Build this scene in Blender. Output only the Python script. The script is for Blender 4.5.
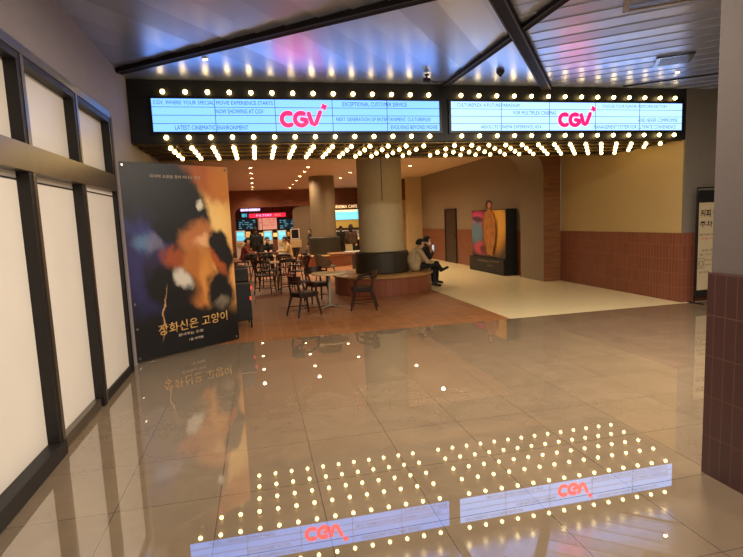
import bpy, bmesh, math, random
from mathutils import Vector, Matrix
from math import pi, sin, cos, radians as RAD
random.seed(7)
S = bpy.context.scene
COL = S.collection
for o in list(bpy.data.objects): bpy.data.objects.remove(o)

# ------------------------------------------------------------------ camera
F_PX, YAW, PITCH, ROLL, EYE = 506.9, .2166, .1146, .0415, 1.6
cam_d = bpy.data.cameras.new('camera'); cam = bpy.data.objects.new('camera', cam_d); COL.objects.link(cam)
cam_d.sensor_fit = 'HORIZONTAL'; cam_d.sensor_width = 36; cam_d.lens = F_PX/743*36; cam_d.clip_end = 200; cam_d.clip_start = .05
fw = Vector((sin(YAW)*cos(PITCH), cos(YAW)*cos(PITCH), -sin(PITCH))); rt = Vector((cos(YAW), -sin(YAW), 0)); up = rt.cross(fw)
r2 = cos(ROLL)*rt - sin(ROLL)*up; u2 = sin(ROLL)*rt + cos(ROLL)*up
cam.matrix_world = Matrix(((r2.x, u2.x, -fw.x, 0), (r2.y, u2.y, -fw.y, 0), (r2.z, u2.z, -fw.z, EYE), (0, 0, 0, 1)))
S.camera = cam
# ------------------------------------------------------------------ world, added lobby lamps, exposure
w = bpy.data.worlds.new('world'); S.world = w; w.use_nodes = True
w.node_tree.nodes['Background'].inputs[0].default_value = (1, .85, .68, 1)
w.node_tree.nodes['Background'].inputs[1].default_value = .10
S.view_settings.view_transform = 'Standard'; S.view_settings.look = 'None'; S.view_settings.gamma = 1; S.view_settings.exposure = .14
def lamp(name, kind, loc, power, color, size=.1, target=None, spot=None, blend=.6, parent=None):
    d = bpy.data.lights.new(name, kind); d.energy = power; d.color = color
    if kind == 'AREA': d.shape = 'DISK'; d.size = size
    else: d.shadow_soft_size = size
    if kind == 'SPOT': d.spot_size = RAD(spot or 110); d.spot_blend = blend
    o = bpy.data.objects.new(name, d); COL.objects.link(o); o.location = loc
    if target is not None: o.rotation_euler = (Vector(target)-Vector(loc)).to_track_quat('-Z', 'Y').to_euler()
    if parent: o.parent = parent
    return o
WARM = (1, .76, .48)
NEUT = (1, .865, .71)
# unseen lamps added above the lobby at assumed spots to brighten it
for x, y, e in ((1.2, 3.7, 140), (3.9, 3.8, 180), (5.8, 2.6, 95), (.8, .2, 54), (3.4, -.4, 48), (.8, -2.4, 45), (4.0, -3, 45)):
    lamp('added_lobby_lamp', 'AREA', (x, y, 3.40), e, NEUT, .35, (x, y, 0))

# ------------------------------------------------------------------ materials
def lin(c):
    return tuple((v/255/12.92 if v/255 <= .04045 else ((v/255+.055)/1.055)**2.4) for v in c)+(1,)
def new_mat(name):
    m = bpy.data.materials.new(name); m.use_nodes = True
    return m, m.node_tree.nodes, m.node_tree.links, m.node_tree.nodes['Principled BSDF']
def M(name, rgb, rough=.6, metal=0, var=.12, scale=9, bump=0, spec=.5, coord='Object', stretch=(1, 1, 1)):
    m, N, L, P = new_mat(name)
    tc = N.new('ShaderNodeTexCoord'); mp = N.new('ShaderNodeMapping'); mp.inputs['Scale'].default_value = stretch
    L.new(tc.outputs[coord], mp.inputs[0])
    nz = N.new('ShaderNodeTexNoise'); nz.inputs['Scale'].default_value = scale; nz.inputs['Detail'].default_value = 5
    L.new(mp.outputs[0], nz.inputs[0])
    r = N.new('ShaderNodeValToRGB'); c = lin(rgb)
    r.color_ramp.elements[0].position = .25; r.color_ramp.elements[1].position = .75
    r.color_ramp.elements[0].color = tuple(v*(1-var) for v in c[:3])+(1,)
    r.color_ramp.elements[1].color = tuple(min(1, v*(1+var)) for v in c[:3])+(1,)
    L.new(nz.outputs[0], r.inputs[0]); L.new(r.outputs[0], P.inputs['Base Color'])
    P.inputs['Roughness'].default_value = rough; P.inputs['Metallic'].default_value = metal; P.inputs['Specular IOR Level'].default_value = spec
    if bump:
        b = N.new('ShaderNodeBump'); b.inputs['Strength'].default_value = bump; b.inputs['Distance'].default_value = .01
        L.new(nz.outputs[0], b.inputs['Height']); L.new(b.outputs[0], P.inputs['Normal'])
    return m
def EM(name, rgb, strength, base=None):
    m, N, L, P = new_mat(name); c = lin(rgb)
    P.inputs['Base Color'].default_value = base or c; P.inputs['Emission Color'].default_value = c; P.inputs['Emission Strength'].default_value = strength
    P.inputs['Roughness'].default_value = .4
    return m
def TILE(name, rgb, mortar, tw, th, gap=.004, rough=.35, var=.25, bump=.3, off=(0, 0), coat=0, spec=.5, noise=0, nscale=3, ior=1.5):
    m, N, L, P = new_mat(name)
    tc = N.new('ShaderNodeTexCoord'); mp = N.new('ShaderNodeMapping'); mp.inputs['Location'].default_value = (-off[0], -off[1], 0)
    L.new(tc.outputs['UV'], mp.inputs[0])
    b = N.new('ShaderNodeTexBrick'); b.offset = 0; b.squash = 1; b.inputs['Scale'].default_value = 1
    b.inputs['Brick Width'].default_value = tw; b.inputs['Row Height'].default_value = th; b.inputs['Mortar Size'].default_value = gap; b.inputs['Mortar Smooth'].default_value = .1
    c = lin(rgb)
    b.inputs['Color1'].default_value = tuple(v*(1-var) for v in c[:3])+(1,); b.inputs['Color2'].default_value = tuple(min(1, v*(1+var)) for v in c[:3])+(1,)
    b.inputs['Mortar'].default_value = lin(mortar); b.inputs['Bias'].default_value = 0
    L.new(mp.outputs[0], b.inputs[0])
    out = b.outputs[0]
    if noise:
        nz = N.new('ShaderNodeTexNoise'); nz.inputs['Scale'].default_value = nscale; nz.inputs['Detail'].default_value = 8; nz.inputs['Roughness'].default_value = .62; nz.inputs['Distortion'].default_value = 1.2
        L.new(mp.outputs[0], nz.inputs[0])
        mr = N.new('ShaderNodeMapRange'); mr.inputs[1].default_value = .3; mr.inputs[2].default_value = .7; mr.inputs[3].default_value = 1-noise; mr.inputs[4].default_value = 1+noise
        L.new(nz.outputs[0], mr.inputs[0])
        mx = N.new('ShaderNodeMix'); mx.data_type = 'RGBA'; mx.blend_type = 'MULTIPLY'; mx.inputs[0].default_value = 1
        L.new(out, mx.inputs[6]); L.new(mr.outputs[0], mx.inputs[7]); out = mx.outputs[2]
    L.new(out, P.inputs['Base Color'])
    P.inputs['Roughness'].default_value = rough; P.inputs['Specular IOR Level'].default_value = spec; P.inputs['IOR'].default_value = ior
    if bump:
        bp = N.new('ShaderNodeBump'); bp.inputs['Strength'].default_value = bump; bp.inputs['Distance'].default_value = .004; bp.invert = True
        L.new(b.outputs['Fac'], bp.inputs['Height']); L.new(bp.outputs[0], P.inputs['Normal'])
    return m
def WOOD(name, rgb, rgb2, rough=.45, board=.2, vertical=False):
    m, N, L, P = new_mat(name)
    tc = N.new('ShaderNodeTexCoord'); mp = N.new('ShaderNodeMapping')
    mp.inputs['Scale'].default_value = (14, 1, 1) if vertical else (1, 14, 1)
    L.new(tc.outputs['UV'], mp.inputs[0])
    nz = N.new('ShaderNodeTexNoise'); nz.inputs['Scale'].default_value = 1.6; nz.inputs['Detail'].default_value = 6; nz.inputs['Distortion'].default_value = .6
    L.new(mp.outputs[0], nz.inputs[0])
    r = N.new('ShaderNodeValToRGB'); r.color_ramp.elements[0].color = lin(rgb); r.color_ramp.elements[1].color = lin(rgb2)
    r.color_ramp.elements[0].position = .3; r.color_ramp.elements[1].position = .7
    L.new(nz.outputs[0], r.inputs[0]); L.new(r.outputs[0], P.inputs['Base Color']); P.inputs['Roughness'].default_value = rough
    return m

TAUPE = (118, 104, 90)
m_floor = TILE('polished_porcelain', (126, 109, 88), (92, 79, 64), .583, .60, .003, rough=.016, var=.04, bump=0, off=(.264, 0), noise=.11, nscale=2.6, ior=3.1)
m_terr = TILE('terracotta_floor', (148, 96, 58), (182, 142, 104), .25, .25, .0035, rough=.42, var=.12, bump=.15, noise=.1, nscale=6)
m_cream = M('cream_floor', (228, 212, 168), .28, 0, .06, 14)
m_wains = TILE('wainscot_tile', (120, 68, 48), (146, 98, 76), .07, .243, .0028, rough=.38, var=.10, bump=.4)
m_pil_t = TILE('pillar_tile_shaded', (56, 27, 23), (80, 47, 40), .07, .243, .0028, rough=.4, var=.08, bump=.4)  # wainscot tile darkened: the shade on the pillar face is in the colour
m_bench_t = TILE('bench_tile', (134, 76, 52), (88, 48, 32), .062, .5, .004, rough=.4, var=.12, bump=.5)
m_plaster_l = M('plaster_left', (140, 130, 130), .75, 0, .05, 3, .06)
m_wall_r = M('wallpaper_tan', (176, 150, 100), .7, 0, .05, 40, .12)
m_grey = M('grey_plaster', (112, 102, 90), .7, 0, .05, 12, .08)
m_corr = M('corridor_plaster', (136, 118, 96), .72, 0, .06, 14, .08)
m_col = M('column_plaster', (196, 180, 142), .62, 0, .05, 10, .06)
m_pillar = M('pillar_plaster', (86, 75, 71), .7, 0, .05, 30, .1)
m_ceil = M('ceiling_metal', (194, 202, 222), .32, .85, .03, 3)
m_ceil_b = M('ceiling_metal_dark_band', (182, 190, 210), .35, .82, .03, 3)  # board tints and gloss differ to imitate each strip's change of shading
m_ceil_c = M('ceiling_metal_light_band', (204, 212, 230), .30, .86, .03, 3)
m_ceil_i = M('ceiling_paint', (212, 180, 150), .6, 0, .04, 3)
m_black = M('black_metal', (16, 15, 15), .4, .2, .15, 12)
m_matblk = M('matte_black', (13, 12, 12), .55, 0, .15, 12)
m_beam = M('bronze_track', (24, 18, 17), .75, 0, .15, 8, 0, .25)
m_steel = M('steel_frame', (120, 112, 100), .32, .85, .08, 5)
m_dkframe = M('dark_frame', (25, 21, 19), .5, .1, .12, 6)
m_film = M('white_film', (212, 204, 192), .45, 0, .03, 2.5)
m_brass = M('brass', (120, 96, 56), .42, .8, .1, 20)
m_slat = M('soffit_metal', (52, 44, 34), .5, .5, .12, 10)
m_wood_d = WOOD('dark_red_wood', (120, 66, 42), (150, 88, 58))
m_wood_m = WOOD('striped_wood', (108, 68, 40), (142, 94, 56))
m_wood_t = M('table_wood', (238, 212, 166), .25, 0, .08, 12, stretch=(1, 8, 1))
m_wood_o = M('orange_wood', (172, 112, 62), .35, 0, .12, 12, stretch=(1, 8, 1))
m_bench_w = M('bench_oak', (172, 130, 78), .35, 0, .1, 10, stretch=(1, 6, 1))
m_chair = M('dark_walnut', (52, 30, 22), .35, 0, .2, 14, stretch=(1, 1, 6))
m_seat = M('black_leather', (34, 29, 26), .38, 0, .15, 30, .1)
m_redseat = M('red_vinyl', (120, 44, 36), .42, 0, .12, 20)
m_cush = M('olive_leather', (50, 44, 33), .5, 0, .12, 25, .1)
m_chrome = M('brushed_steel', (170, 165, 155), .25, .95, .05, 30)
m_shell = M('grey_shell', (150, 132, 108), .45, 0, .06, 8)
m_white = M('white_paint', (226, 222, 214), .4, 0, .03, 8)
m_kiosk = M('kiosk_beige', (196, 172, 128), .4, 0, .05, 8)
m_door = WOOD('door_wood', (44, 30, 24), (58, 40, 32), vertical=True)
m_bulb = EM('bulb_glow', (255, 216, 136), 12)
m_lens = EM('downlight_lens', (255, 232, 196), 14)
m_panel_a = EM('lit_panel_blue', (0, 0, 0), 1.0)
m_panel_b = EM('lit_panel_cyan', (0, 0, 0), 1.0)
m_logo = EM('lit_logo_pink', (0, 0, 0), 1.0)
for m_, c_ in ((m_panel_a, (.31, .74, 2.0)), (m_panel_b, (.60, 1.05, 2.15)), (m_logo, (3.2, .012, .17))):
    k_ = max(c_); m_.node_tree.nodes['Principled BSDF'].inputs['Emission Color'].default_value = tuple(v/k_ for v in c_)+(1,); m_.node_tree.nodes['Principled BSDF'].inputs['Emission Strength'].default_value = k_
m_ink = M('sign_ink', (28, 52, 110), .5, 0, .05)
m_line = M('sign_divider', (40, 62, 110), .5, 0, .05)

# ------------------------------------------------------------------ mesh helpers
def bx(bm, a, b, mi=0):
    x0, y0, z0 = a; x1, y1, z1 = b
    v = [bm.verts.new(p) for p in ((x0,y0,z0),(x1,y0,z0),(x1,y1,z0),(x0,y1,z0),(x0,y0,z1),(x1,y0,z1),(x1,y1,z1),(x0,y1,z1))]
    for f in ((3,2,1,0),(4,5,6,7),(0,1,5,4),(1,2,6,5),(2,3,7,6),(3,0,4,7)):
        bm.faces.new([v[i] for i in f]).material_index = mi
    return bm
def tube(bm, pts, r, n=10, caps=True, flat=1.0):
    """swept tube along pts; r is a number or a list"""
    pts = [Vector(p) for p in pts]; rings = []
    up_ = None
    for i, p in enumerate(pts):
        t = ((pts[i+1]-p) if i < len(pts)-1 else (p-pts[i-1])).normalized()
        if 0 < i < len(pts)-1: t = ((pts[i+1]-p).normalized()+(p-pts[i-1]).normalized()).normalized()
        if up_ is None: up_ = Vector((0, 0, 1)) if abs(t.z) < .9 else Vector((1, 0, 0))
        s = t.cross(up_).normalized(); up_ = s.cross(t).normalized()
        rr = r[i] if isinstance(r, (list, tuple)) else r
        rings.append([bm.verts.new(p+s*cos(2*pi*k/n)*rr+up_*sin(2*pi*k/n)*rr*flat) for k in range(n)])
    for a, b in zip(rings, rings[1:]):
        for k in range(n): bm.faces.new((a[k], a[(k+1) % n], b[(k+1) % n], b[k]))
    if caps: bm.faces.new(rings[0][::-1]); bm.faces.new(rings[-1])
    return bm
def lathe(bm, prof, n=32, c=(0, 0), a0=0, a1=2*pi, closed=False):
    """revolve a list of (r,z); closed profile makes a solid ring or arc"""
    full = abs(a1-a0-2*pi) < 1e-6; m = n if full else n+1; rings = []
    for i in range(m):
        a = a0+(a1-a0)*i/n
        rings.append([bm.verts.new((c[0]+r*cos(a), c[1]+r*sin(a), z)) for r, z in prof])
    k = len(prof)
    for i in range(n):
        A, B = rings[i], rings[(i+1) % m]
        for j in range(k if closed else k-1):
            try: bm.faces.new((A[j], B[j], B[(j+1) % k], A[(j+1) % k]))
            except ValueError: pass
    if not full and closed: bm.faces.new(rings[0]); bm.faces.new(rings[-1][::-1])
    if full and not closed:
        for j, flip in ((0, True), (k-1, False)):
            if prof[j][0] > 1e-4:
                vs = [r[j] for r in rings]; bm.faces.new(vs[::-1] if flip else vs)
    bmesh.ops.remove_doubles(bm, verts=bm.verts, dist=1e-5)
    return bm
def prism(bm, poly, axis, d0, d1, mi_side=0, mi_cap=0):
    """extrude a 2-D polygon along axis"""
    def P(u, v, d): return {0: (d, u, v), 1: (u, d, v), 2: (u, v, d)}[axis]
    A = [bm.verts.new(P(u, v, d0)) for u, v in poly]; B = [bm.verts.new(P(u, v, d1)) for u, v in poly]
    n = len(poly)
    for i in range(n): bm.faces.new((A[i], A[(i+1) % n], B[(i+1) % n], B[i])).material_index = mi_side
    bm.faces.new(A[::-1]).material_index = mi_cap; bm.faces.new(B).material_index = mi_cap
    bmesh.ops.recalc_face_normals(bm, faces=bm.faces[:])
    return bm
def BM(): return bmesh.new()
def box(a, b): return bx(BM(), a, b)
def rbox(a, b, r=.02, seg=3):
    bm = box(a, b); bmesh.ops.bevel(bm, geom=bm.edges[:]+bm.verts[:], offset=r, segments=seg, profile=.5, affect='EDGES'); return bm
def box_uv(me):
    uv = me.uv_layers.new(name='UVMap')
    for p in me.polygons:
        n = p.normal; ax = max(range(3), key=lambda i: abs(n[i]))
        for li in p.loop_indices:
            c = me.vertices[me.loops[li].vertex_index].co
            uv.data[li].uv = (c.y, c.z) if ax == 0 else (c.x, c.z) if ax == 1 else (c.x, c.y)
def obj(name, bm, mat, parent=None, smooth=False, loc=None, rotz=None, uv=True):
    me = bpy.data.meshes.new(name)
    if isinstance(bm, bpy.types.Mesh): me = bm
    else:
        bmesh.ops.recalc_face_normals(bm, faces=bm.faces[:]); bm.to_mesh(me); bm.free()
    for m in (mat if isinstance(mat, (list, tuple)) else [mat]): me.materials.append(m)
    if uv and not me.uv_layers: box_uv(me)
    if smooth:
        me.polygons.foreach_set('use_smooth', [True]*len(me.polygons))
        try: me.set_sharp_from_angle(angle=RAD(42))
        except Exception: pass
    o = bpy.data.objects.new(name, me); COL.objects.link(o)
    if parent: o.parent = parent
    if loc is not None: o.location = loc
    if rotz is not None: o.rotation_euler = (0, 0, rotz)
    return o
def tag(o, label, cat, group=None):
    o['label'] = label; o['category'] = cat
    if group: o['group'] = group
    return o
def thing(name, label, cat, loc=(0, 0, 0), rotz=0, group=None):
    o = bpy.data.objects.new(name, None); COL.objects.link(o); o.empty_display_size = .1
    o.location = loc; o.rotation_euler = (0, 0, rotz)
    return tag(o, label, cat, group)
def struct(name, bm, mat, parent=None, **k):
    o = obj(name, bm, mat, parent, **k)
    if not parent: o['kind'] = 'structure'
    return o
def dup(root, loc, rotz=0, label=None, group=None):
    r = root.copy(); COL.objects.link(r); r.location = loc; r.rotation_euler = (0, 0, rotz)
    if label: r['label'] = label
    if group: r['group'] = group
    for ch in list(root.children):
        c = ch.copy(); COL.objects.link(c); c.parent = r
        for g in ch.children:
            d = g.copy(); COL.objects.link(d); d.parent = c
    return r
def text_mesh(body, width, height, depth=.0, align='LEFT', bold=0.0):
    """lettering as a mesh in the local XZ plane, facing -Y, scaled to width x cap height; origin bottom left"""
    c = bpy.data.curves.new('lettering', 'FONT'); c.body = body; c.extrude = 0; c.offset = bold; c.resolution_u = 2
    o = bpy.data.objects.new('lettering', c); COL.objects.link(o)
    dg = bpy.context.evaluated_depsgraph_get(); dg.update()
    me = bpy.data.meshes.new_from_object(o.evaluated_get(dg))
    bpy.data.objects.remove(o); bpy.data.curves.remove(c)
    xs = [v.co.x for v in me.vertices]; ys = [v.co.y for v in me.vertices]
    x0, x1, y0, y1 = min(xs), max(xs), min(ys), max(ys)
    sx = width/(x1-x0); sz = height/(y1-y0)
    for v in me.vertices: v.co = ((v.co.x-x0)*sx, 0, (v.co.y-y0)*sz)
    if depth:
        bm = BM(); bm.from_mesh(me)
        r = bmesh.ops.extrude_face_region(bm, geom=bm.faces[:])
        for g in r['geom']:
            if isinstance(g, bmesh.types.BMVert): g.co.y -= depth
        bmesh.ops.recalc_face_normals(bm, faces=bm.faces[:]); bm.to_mesh(me); bm.free()
    me.materials.clear()
    return me
def px(x, y, axis, val):
    """the point where pixel (x,y) of the photograph meets a plane of the room"""
    d = fw+r2*((x-371.5)/F_PX)-u2*((y-278.5)/F_PX); o = Vector((0, 0, EYE))
    return o+d*((val-o[axis])/d[axis])
def xw(x, y, Y): return px(x, y, 1, Y).x

# ================================================================== SETTING
XL, XR, YS, ZC, ZI = -1.5, 6.92, 7.15, 3.5, 3.27
struct('floor', box((-2.2, -5, -.12), (10.5, 7.06, 0)), m_floor)
struct('floor_terracotta', box((-1.75, 7.06, -.12), (3.72, 29, 0)), m_terr)
struct('floor_cream', box((3.72, 7.06, -.12), (10.5, 29, 0)), m_cream)
# front ceiling: long metal boards in two fields either side of a diagonal beam
def clip(poly, n, d):
    out = []
    for i in range(len(poly)):
        a, b = poly[i], poly[(i+1) % len(poly)]
        da, db = a[0]*n[0]+a[1]*n[1]-d, b[0]*n[0]+b[1]*n[1]-d
        if da >= 0: out.append(a)
        if (da >= 0) != (db >= 0):
            t = da/(da-db); out.append((a[0]+(b[0]-a[0])*t, a[1]+(b[1]-a[1])*t))
    return out
A1 = RAD(51.9); dC = (cos(A1), sin(A1)); nL = (-sin(A1), cos(A1))       # nL points to the left field
cC = 4.44*nL[0]+7.19*nL[1]
field = [(XL, -5), (10.5, -5), (10.5, YS+.05), (XL, YS+.05)]
bm = BM()
def boards(bm, poly, n, width, drop):
    ds = [p[0]*n[0]+p[1]*n[1] for p in poly]; k0 = math.floor(min(ds)/width)
    for k in range(k0, math.ceil(max(ds)/width)):
        q = clip(clip(poly, n, k*width), (-n[0], -n[1]), -(k+1)*width)
        if len(q) < 3: continue
        A = [bm.verts.new((x, y, ZC+drop*((x*n[0]+y*n[1])/width-k-.5))) for x, y in q]; B = [bm.verts.new((x, y, ZC+.031)) for x, y in q]
        mi_ = (0, 1, 0, 2, 1, 2)[k % 6]
        bm.faces.new(A).material_index = mi_
        for i in range(len(q)): bm.faces.new((A[i], A[(i+1) % len(q)], B[(i+1) % len(q)], B[i])).material_index = mi_
boards(bm, clip(field, nL, cC), nL, .36, -.011)
boards(bm, clip(field, (-nL[0], -nL[1]), -cC), dC, .28, .007)
bx(bm, (-2.2, -5, ZC+.03), (10.5, YS+.05, ZC+.12))
struct('ceiling', bm, [m_ceil, m_ceil_b, m_ceil_c])
struct('ceiling_cinema', box((-1.75, 9.02, ZI), (10.5, 29, ZI+.12)), m_ceil_i)
# beams, tracks and a joint strip under the front ceiling
def rail(name, a, b, wd, z0, z1, mat, lip=None):
    a, b = Vector(a+(0,)), Vector(b+(0,)); d = (b-a).normalized(); n = Vector((-d.y, d.x, 0))*wd/2
    bm = BM(); prism(bm, [((a+n).x, (a+n).y), ((b+n).x, (b+n).y), ((b-n).x, (b-n).y), ((a-n).x, (a-n).y)], 2, z0, z1)
    o = struct(name, bm, mat)
    if lip:
        bm = BM()
        for s in (-1, 1):
            e = n*(s*.92); g = n*(s*.72)
            prism(bm, [((a+e).x, (a+e).y), ((b+e).x, (b+e).y), ((b+g).x, (b+g).y), ((a+g).x, (a+g).y)], 2, z0-.006, z0)
        obj('rail_edge', bm, lip, o)
    return o
m_lip = M('track_edge', (58, 50, 47), .5, .3, .05)
rail('beam_1', (-1.49, 6.74), (3.1, 3.1), .11, ZC-.05, ZC+.02, m_beam, m_lip)
rail('beam_2', (4.40, 7.14), (1.5, 3.42), .14, ZC-.06, ZC+.02, m_beam, m_lip)
rail('beam_3', (2.77, 7.14), (2.79, 2.5), .09, ZC-.04, ZC+.02, m_beam, m_lip)
rail('ceiling_joint_strip', (5.65, 7.05), (8.6, 4.7), .022, ZC-.02, ZC+.02, m_matblk)  # thin black strip standing in for a dark gap joint
# left wall
bm = BM(); bx(bm, (-1.9, -5, 2.86), (XL, YS+.02, ZC+.05)); bx(bm, (-1.9, YS+.02, 0), (XL, 28, ZC+.05)); bx(bm, (-1.9, 6.30, 0), (XL, YS+.02, 2.86)); bx(bm, (-1.9, -5, 0), (-1.72, 6.3, 2.86))
struct('wall_left', bm, m_plaster_l)
# right wall with tiled wainscot, and its end that faces the lobby
WZ = 1.17
bm = BM(); bx(bm, (XR, YS+.03, WZ), (XR+.25, 10.64, ZI+.1)); struct('wall_right', bm, m_wall_r)
struct('wall_right_wainscot', box((XR-.012, YS-.012, 0), (XR+.25, 10.66, WZ)), m_wains)
struct('wall_front_return', box((XR+.0005, YS-.004, WZ), (10.5, YS+.028, ZC)), m_grey)
struct('wall_front_wainscot', box((XR+.25, YS-.012, 0), (10.5, YS+.14, WZ)), m_wains)
struct('wall_east', box((10.5, -5, 0), (10.7, YS+.2, ZC)), m_grey)
struct('wall_back', box((-2.2, -5.2, 0), (10.7, -5, ZC)), m_grey)
# foreground pillar: plaster above, tile below
PX, PY = 2.535, 2.43
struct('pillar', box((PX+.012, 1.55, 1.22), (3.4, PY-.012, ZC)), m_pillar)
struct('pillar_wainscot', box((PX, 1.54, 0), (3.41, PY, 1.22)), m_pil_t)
# cross wall with the rounded opening to the corridor
XA = 6.48; R_ = .56; ZA = 3.06
arc = [(XA-R_+R_*cos(a), ZA-R_+R_*sin(a)) for a in [pi/2*i/14 for i in range(15)]]
poly = [(XA, 0)]+arc+[(3.3, ZA), (3.3, ZI), (XR, ZI), (XR, 0)]
struct('wall_arch', prism(BM(), poly, 1, 10.665, 11.72), m_corr, smooth=True)
poly2 = [(XA+.004, 0)]+[(x+.004, z+.004) for x, z in arc]+[(3.3, ZA+.004), (3.3, ZI-.002), (XR-.014, ZI-.002), (XR-.014, 0)]
struct('wall_arch_cladding', prism(BM(), poly2, 1, 10.645, 10.664), m_wood_m)
# corridor wall, its wainscot and a door
XC = 6.64
yd0, yd1 = px(456.5, 230, 0, XC).y, px(446.5, 230, 0, XC).y
struct('wall_corridor', box((XC, 11.70, WZ), (XC+.2, 20.6, ZI)), m_corr)
struct('wall_corridor_wainscot', box((XC-.012, 11.72, 0), (XC+.2, 20.6, WZ)), m_wains)
d = struct('door_1', box((XC-.03, yd0, 0), (XC+.02, yd1, px(452, 210.5, 0, XC).z)), m_door)
bm = BM()
zt = px(452, 210.5, 0, XC).z
for a, b in (((XC-.05, yd0-.06, 0), (XC-.012, yd0, zt+.06)), ((XC-.05, yd1, 0), (XC-.012, yd1+.06, zt+.06)), ((XC-.05, yd0, zt), (XC-.012, yd1, zt+.06))): bx(bm, a, b)
obj('door_frame', bm, m_dkframe, d)
bm = BM(); tube(bm, [(XC-.03, yd0+.1, .92), (XC-.08, yd0+.1, .92), (XC-.08, yd0+.22, .92)], .012, 8); obj('door_handle', bm, m_chrome, d)
# end of the corridor: pale wall, a wood panel and pale brickwork behind
m_pale = TILE('pale_brick', (204, 172, 124), (176, 146, 104), .22, .075, .004, rough=.6, var=.06, bump=.2)
m_palew = M('pale_plaster', (196, 172, 130), .7, 0, .04, 8)
xa, xb = xw(407, 200, 20.0), xw(418.5, 200, 20.0)
struct('wall_corridor_end', box((xa, 20.0, 0), (XC+.2, 20.25, ZI)), m_palew)
zb = px(403, 200, 1, 21.0).z
struct('wall_corridor_back', box((4.4, 21.0, 0), (XC+.2, 21.2, zb)), m_pale)
struct('trim_1', box((4.4, 20.96, zb), (XC+.2, 21.2, ZI)), m_wood_m)
# timber wall with the shop opening at the far end
YB = 26.0
xo0, xo1 = xw(236.5, 235, YB), xw(294, 225, YB)
zo = px(258, 207.5, 1, YB).z
poly = [(XL, 0), (xo0, 0)]+[(xo0+.35-.35*cos(a), zo-.35+.35*sin(a)) for a in [pi/2*i/8 for i in range(9)]]+[(5.2, zo), (5.2, ZI), (XL, ZI)]
struct('wall_timber', prism(BM(), poly, 1, YB-.3, YB), m_wood_d)
struct('wall_timber_side', box((5.2, YB-.3, 0), (6.9, YB, ZI)), m_wood_d)
struct('wall_shop_back', box((XL, 28.2, 0), (6.9, 28.4, ZI)), M('shop_wall', (150, 112, 62), .6, 0, .08, 4))
xp0, xp1 = xw(293, 225, YB), xw(316, 225, YB)
pr = (xp1-xp0)/2
bm = BM(); prism(bm, [(xp0, 0), (xp1, 0), (xp1, zo-.25)]+[(xp0+pr+pr*cos(a), zo-.25+.25*sin(a)) for a in [pi*i/12 for i in range(1, 12)]]+[(xp0, zo-.25)], 1, YB-.28, YB+.1)
struct('wall_pier', bm, M('pier_plaster', (128, 106, 84), .7, 0, .05, 10))
# columns
C2 = (2.73, 11.2); C1 = (2.42, 18.9)
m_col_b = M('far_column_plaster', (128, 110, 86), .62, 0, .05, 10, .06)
def column(name, c, r, m_col=m_col):
    o = struct(name, lathe(BM(), [(r, 0), (r, ZI-.001)], 48), m_col, smooth=True, loc=(c[0], c[1], 0)); return o
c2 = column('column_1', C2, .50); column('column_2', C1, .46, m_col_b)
a_s = math.atan2(-C2[1], -C2[0])+.10
struct('trim_2', box((C2[0]+(.502)*cos(a_s)-.006, C2[1]+(.502)*sin(a_s)-.006, 2.0), (C2[0]+(.502)*cos(a_s)+.006, C2[1]+(.502)*sin(a_s)+.006, ZI)), m_matblk)

# ================================================================== CLOSED SHOPFRONT ON THE LEFT
sf = thing('shopfront', 'closed shopfront of dark steel frames filled with plain white film panels on the left wall', 'storefront', (XL, 3.0, 0))
def L_(b): return tuple(b)
FX0, FX1 = -.215, .03                      # local x: back and front of the frame
posts = [(.88, .98), (1.95, 2.04), (3.03, 3.08), (-.16, -.05), (-1.25, -1.14), (-2.3, -2.2)]
for y0, y1 in posts:
    obj('post', bx(BM(), (FX0, y0, .0), (FX1, y1, 2.75)), m_dkframe, sf)
    obj('post_facing', box((FX1, y0+.05, .0), (FX1+.006, y1, 2.84)), m_steel, sf)
obj('top_rail', box((FX0, -2.3, 2.75), (FX1, 3.08, 2.86)), m_dkframe, sf)
obj('top_rail_facing', box((FX1, -2.3, 2.80), (FX1+.008, 3.08, 2.868)), m_steel, sf)
obj('middle_rail', box((FX0, -2.3, 2.02), (FX1+.012, 3.08, 2.2)), m_steel, sf)
obj('bottom_rail', rbox((FX0, -2.3, 0), (FX1+.02, .96, .11), .01, 2), m_dkframe, sf)
obj('door_sill', rbox((FX0, .96, 0), (FX1-.02, 1.92, .085), .006, 2), m_steel, sf)
obj('bottom_rail', rbox((FX0, 2.02, 0), (FX1-.01, 3.08, .085), .006, 2), m_dkframe, sf)
ys = sorted(posts)
for (a0, a1), (b0, b1) in zip(ys, ys[1:]):
    obj('film_panel', box((-.19, a1, .08), (-.05 if b0 < 3 else -.004, b0, 2.03)), m_film, sf)
    obj('film_panel', box((-.19, a1, 2.19), (-.05, b0, 2.76)), m_film, sf)
    obj('panel_seam', box((-.0505 if b0 < 3 else -.0045, a1, 1.965), (-.043 if b0 < 3 else .003, b0, 1.975)), m_dkframe, sf)
    
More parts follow.
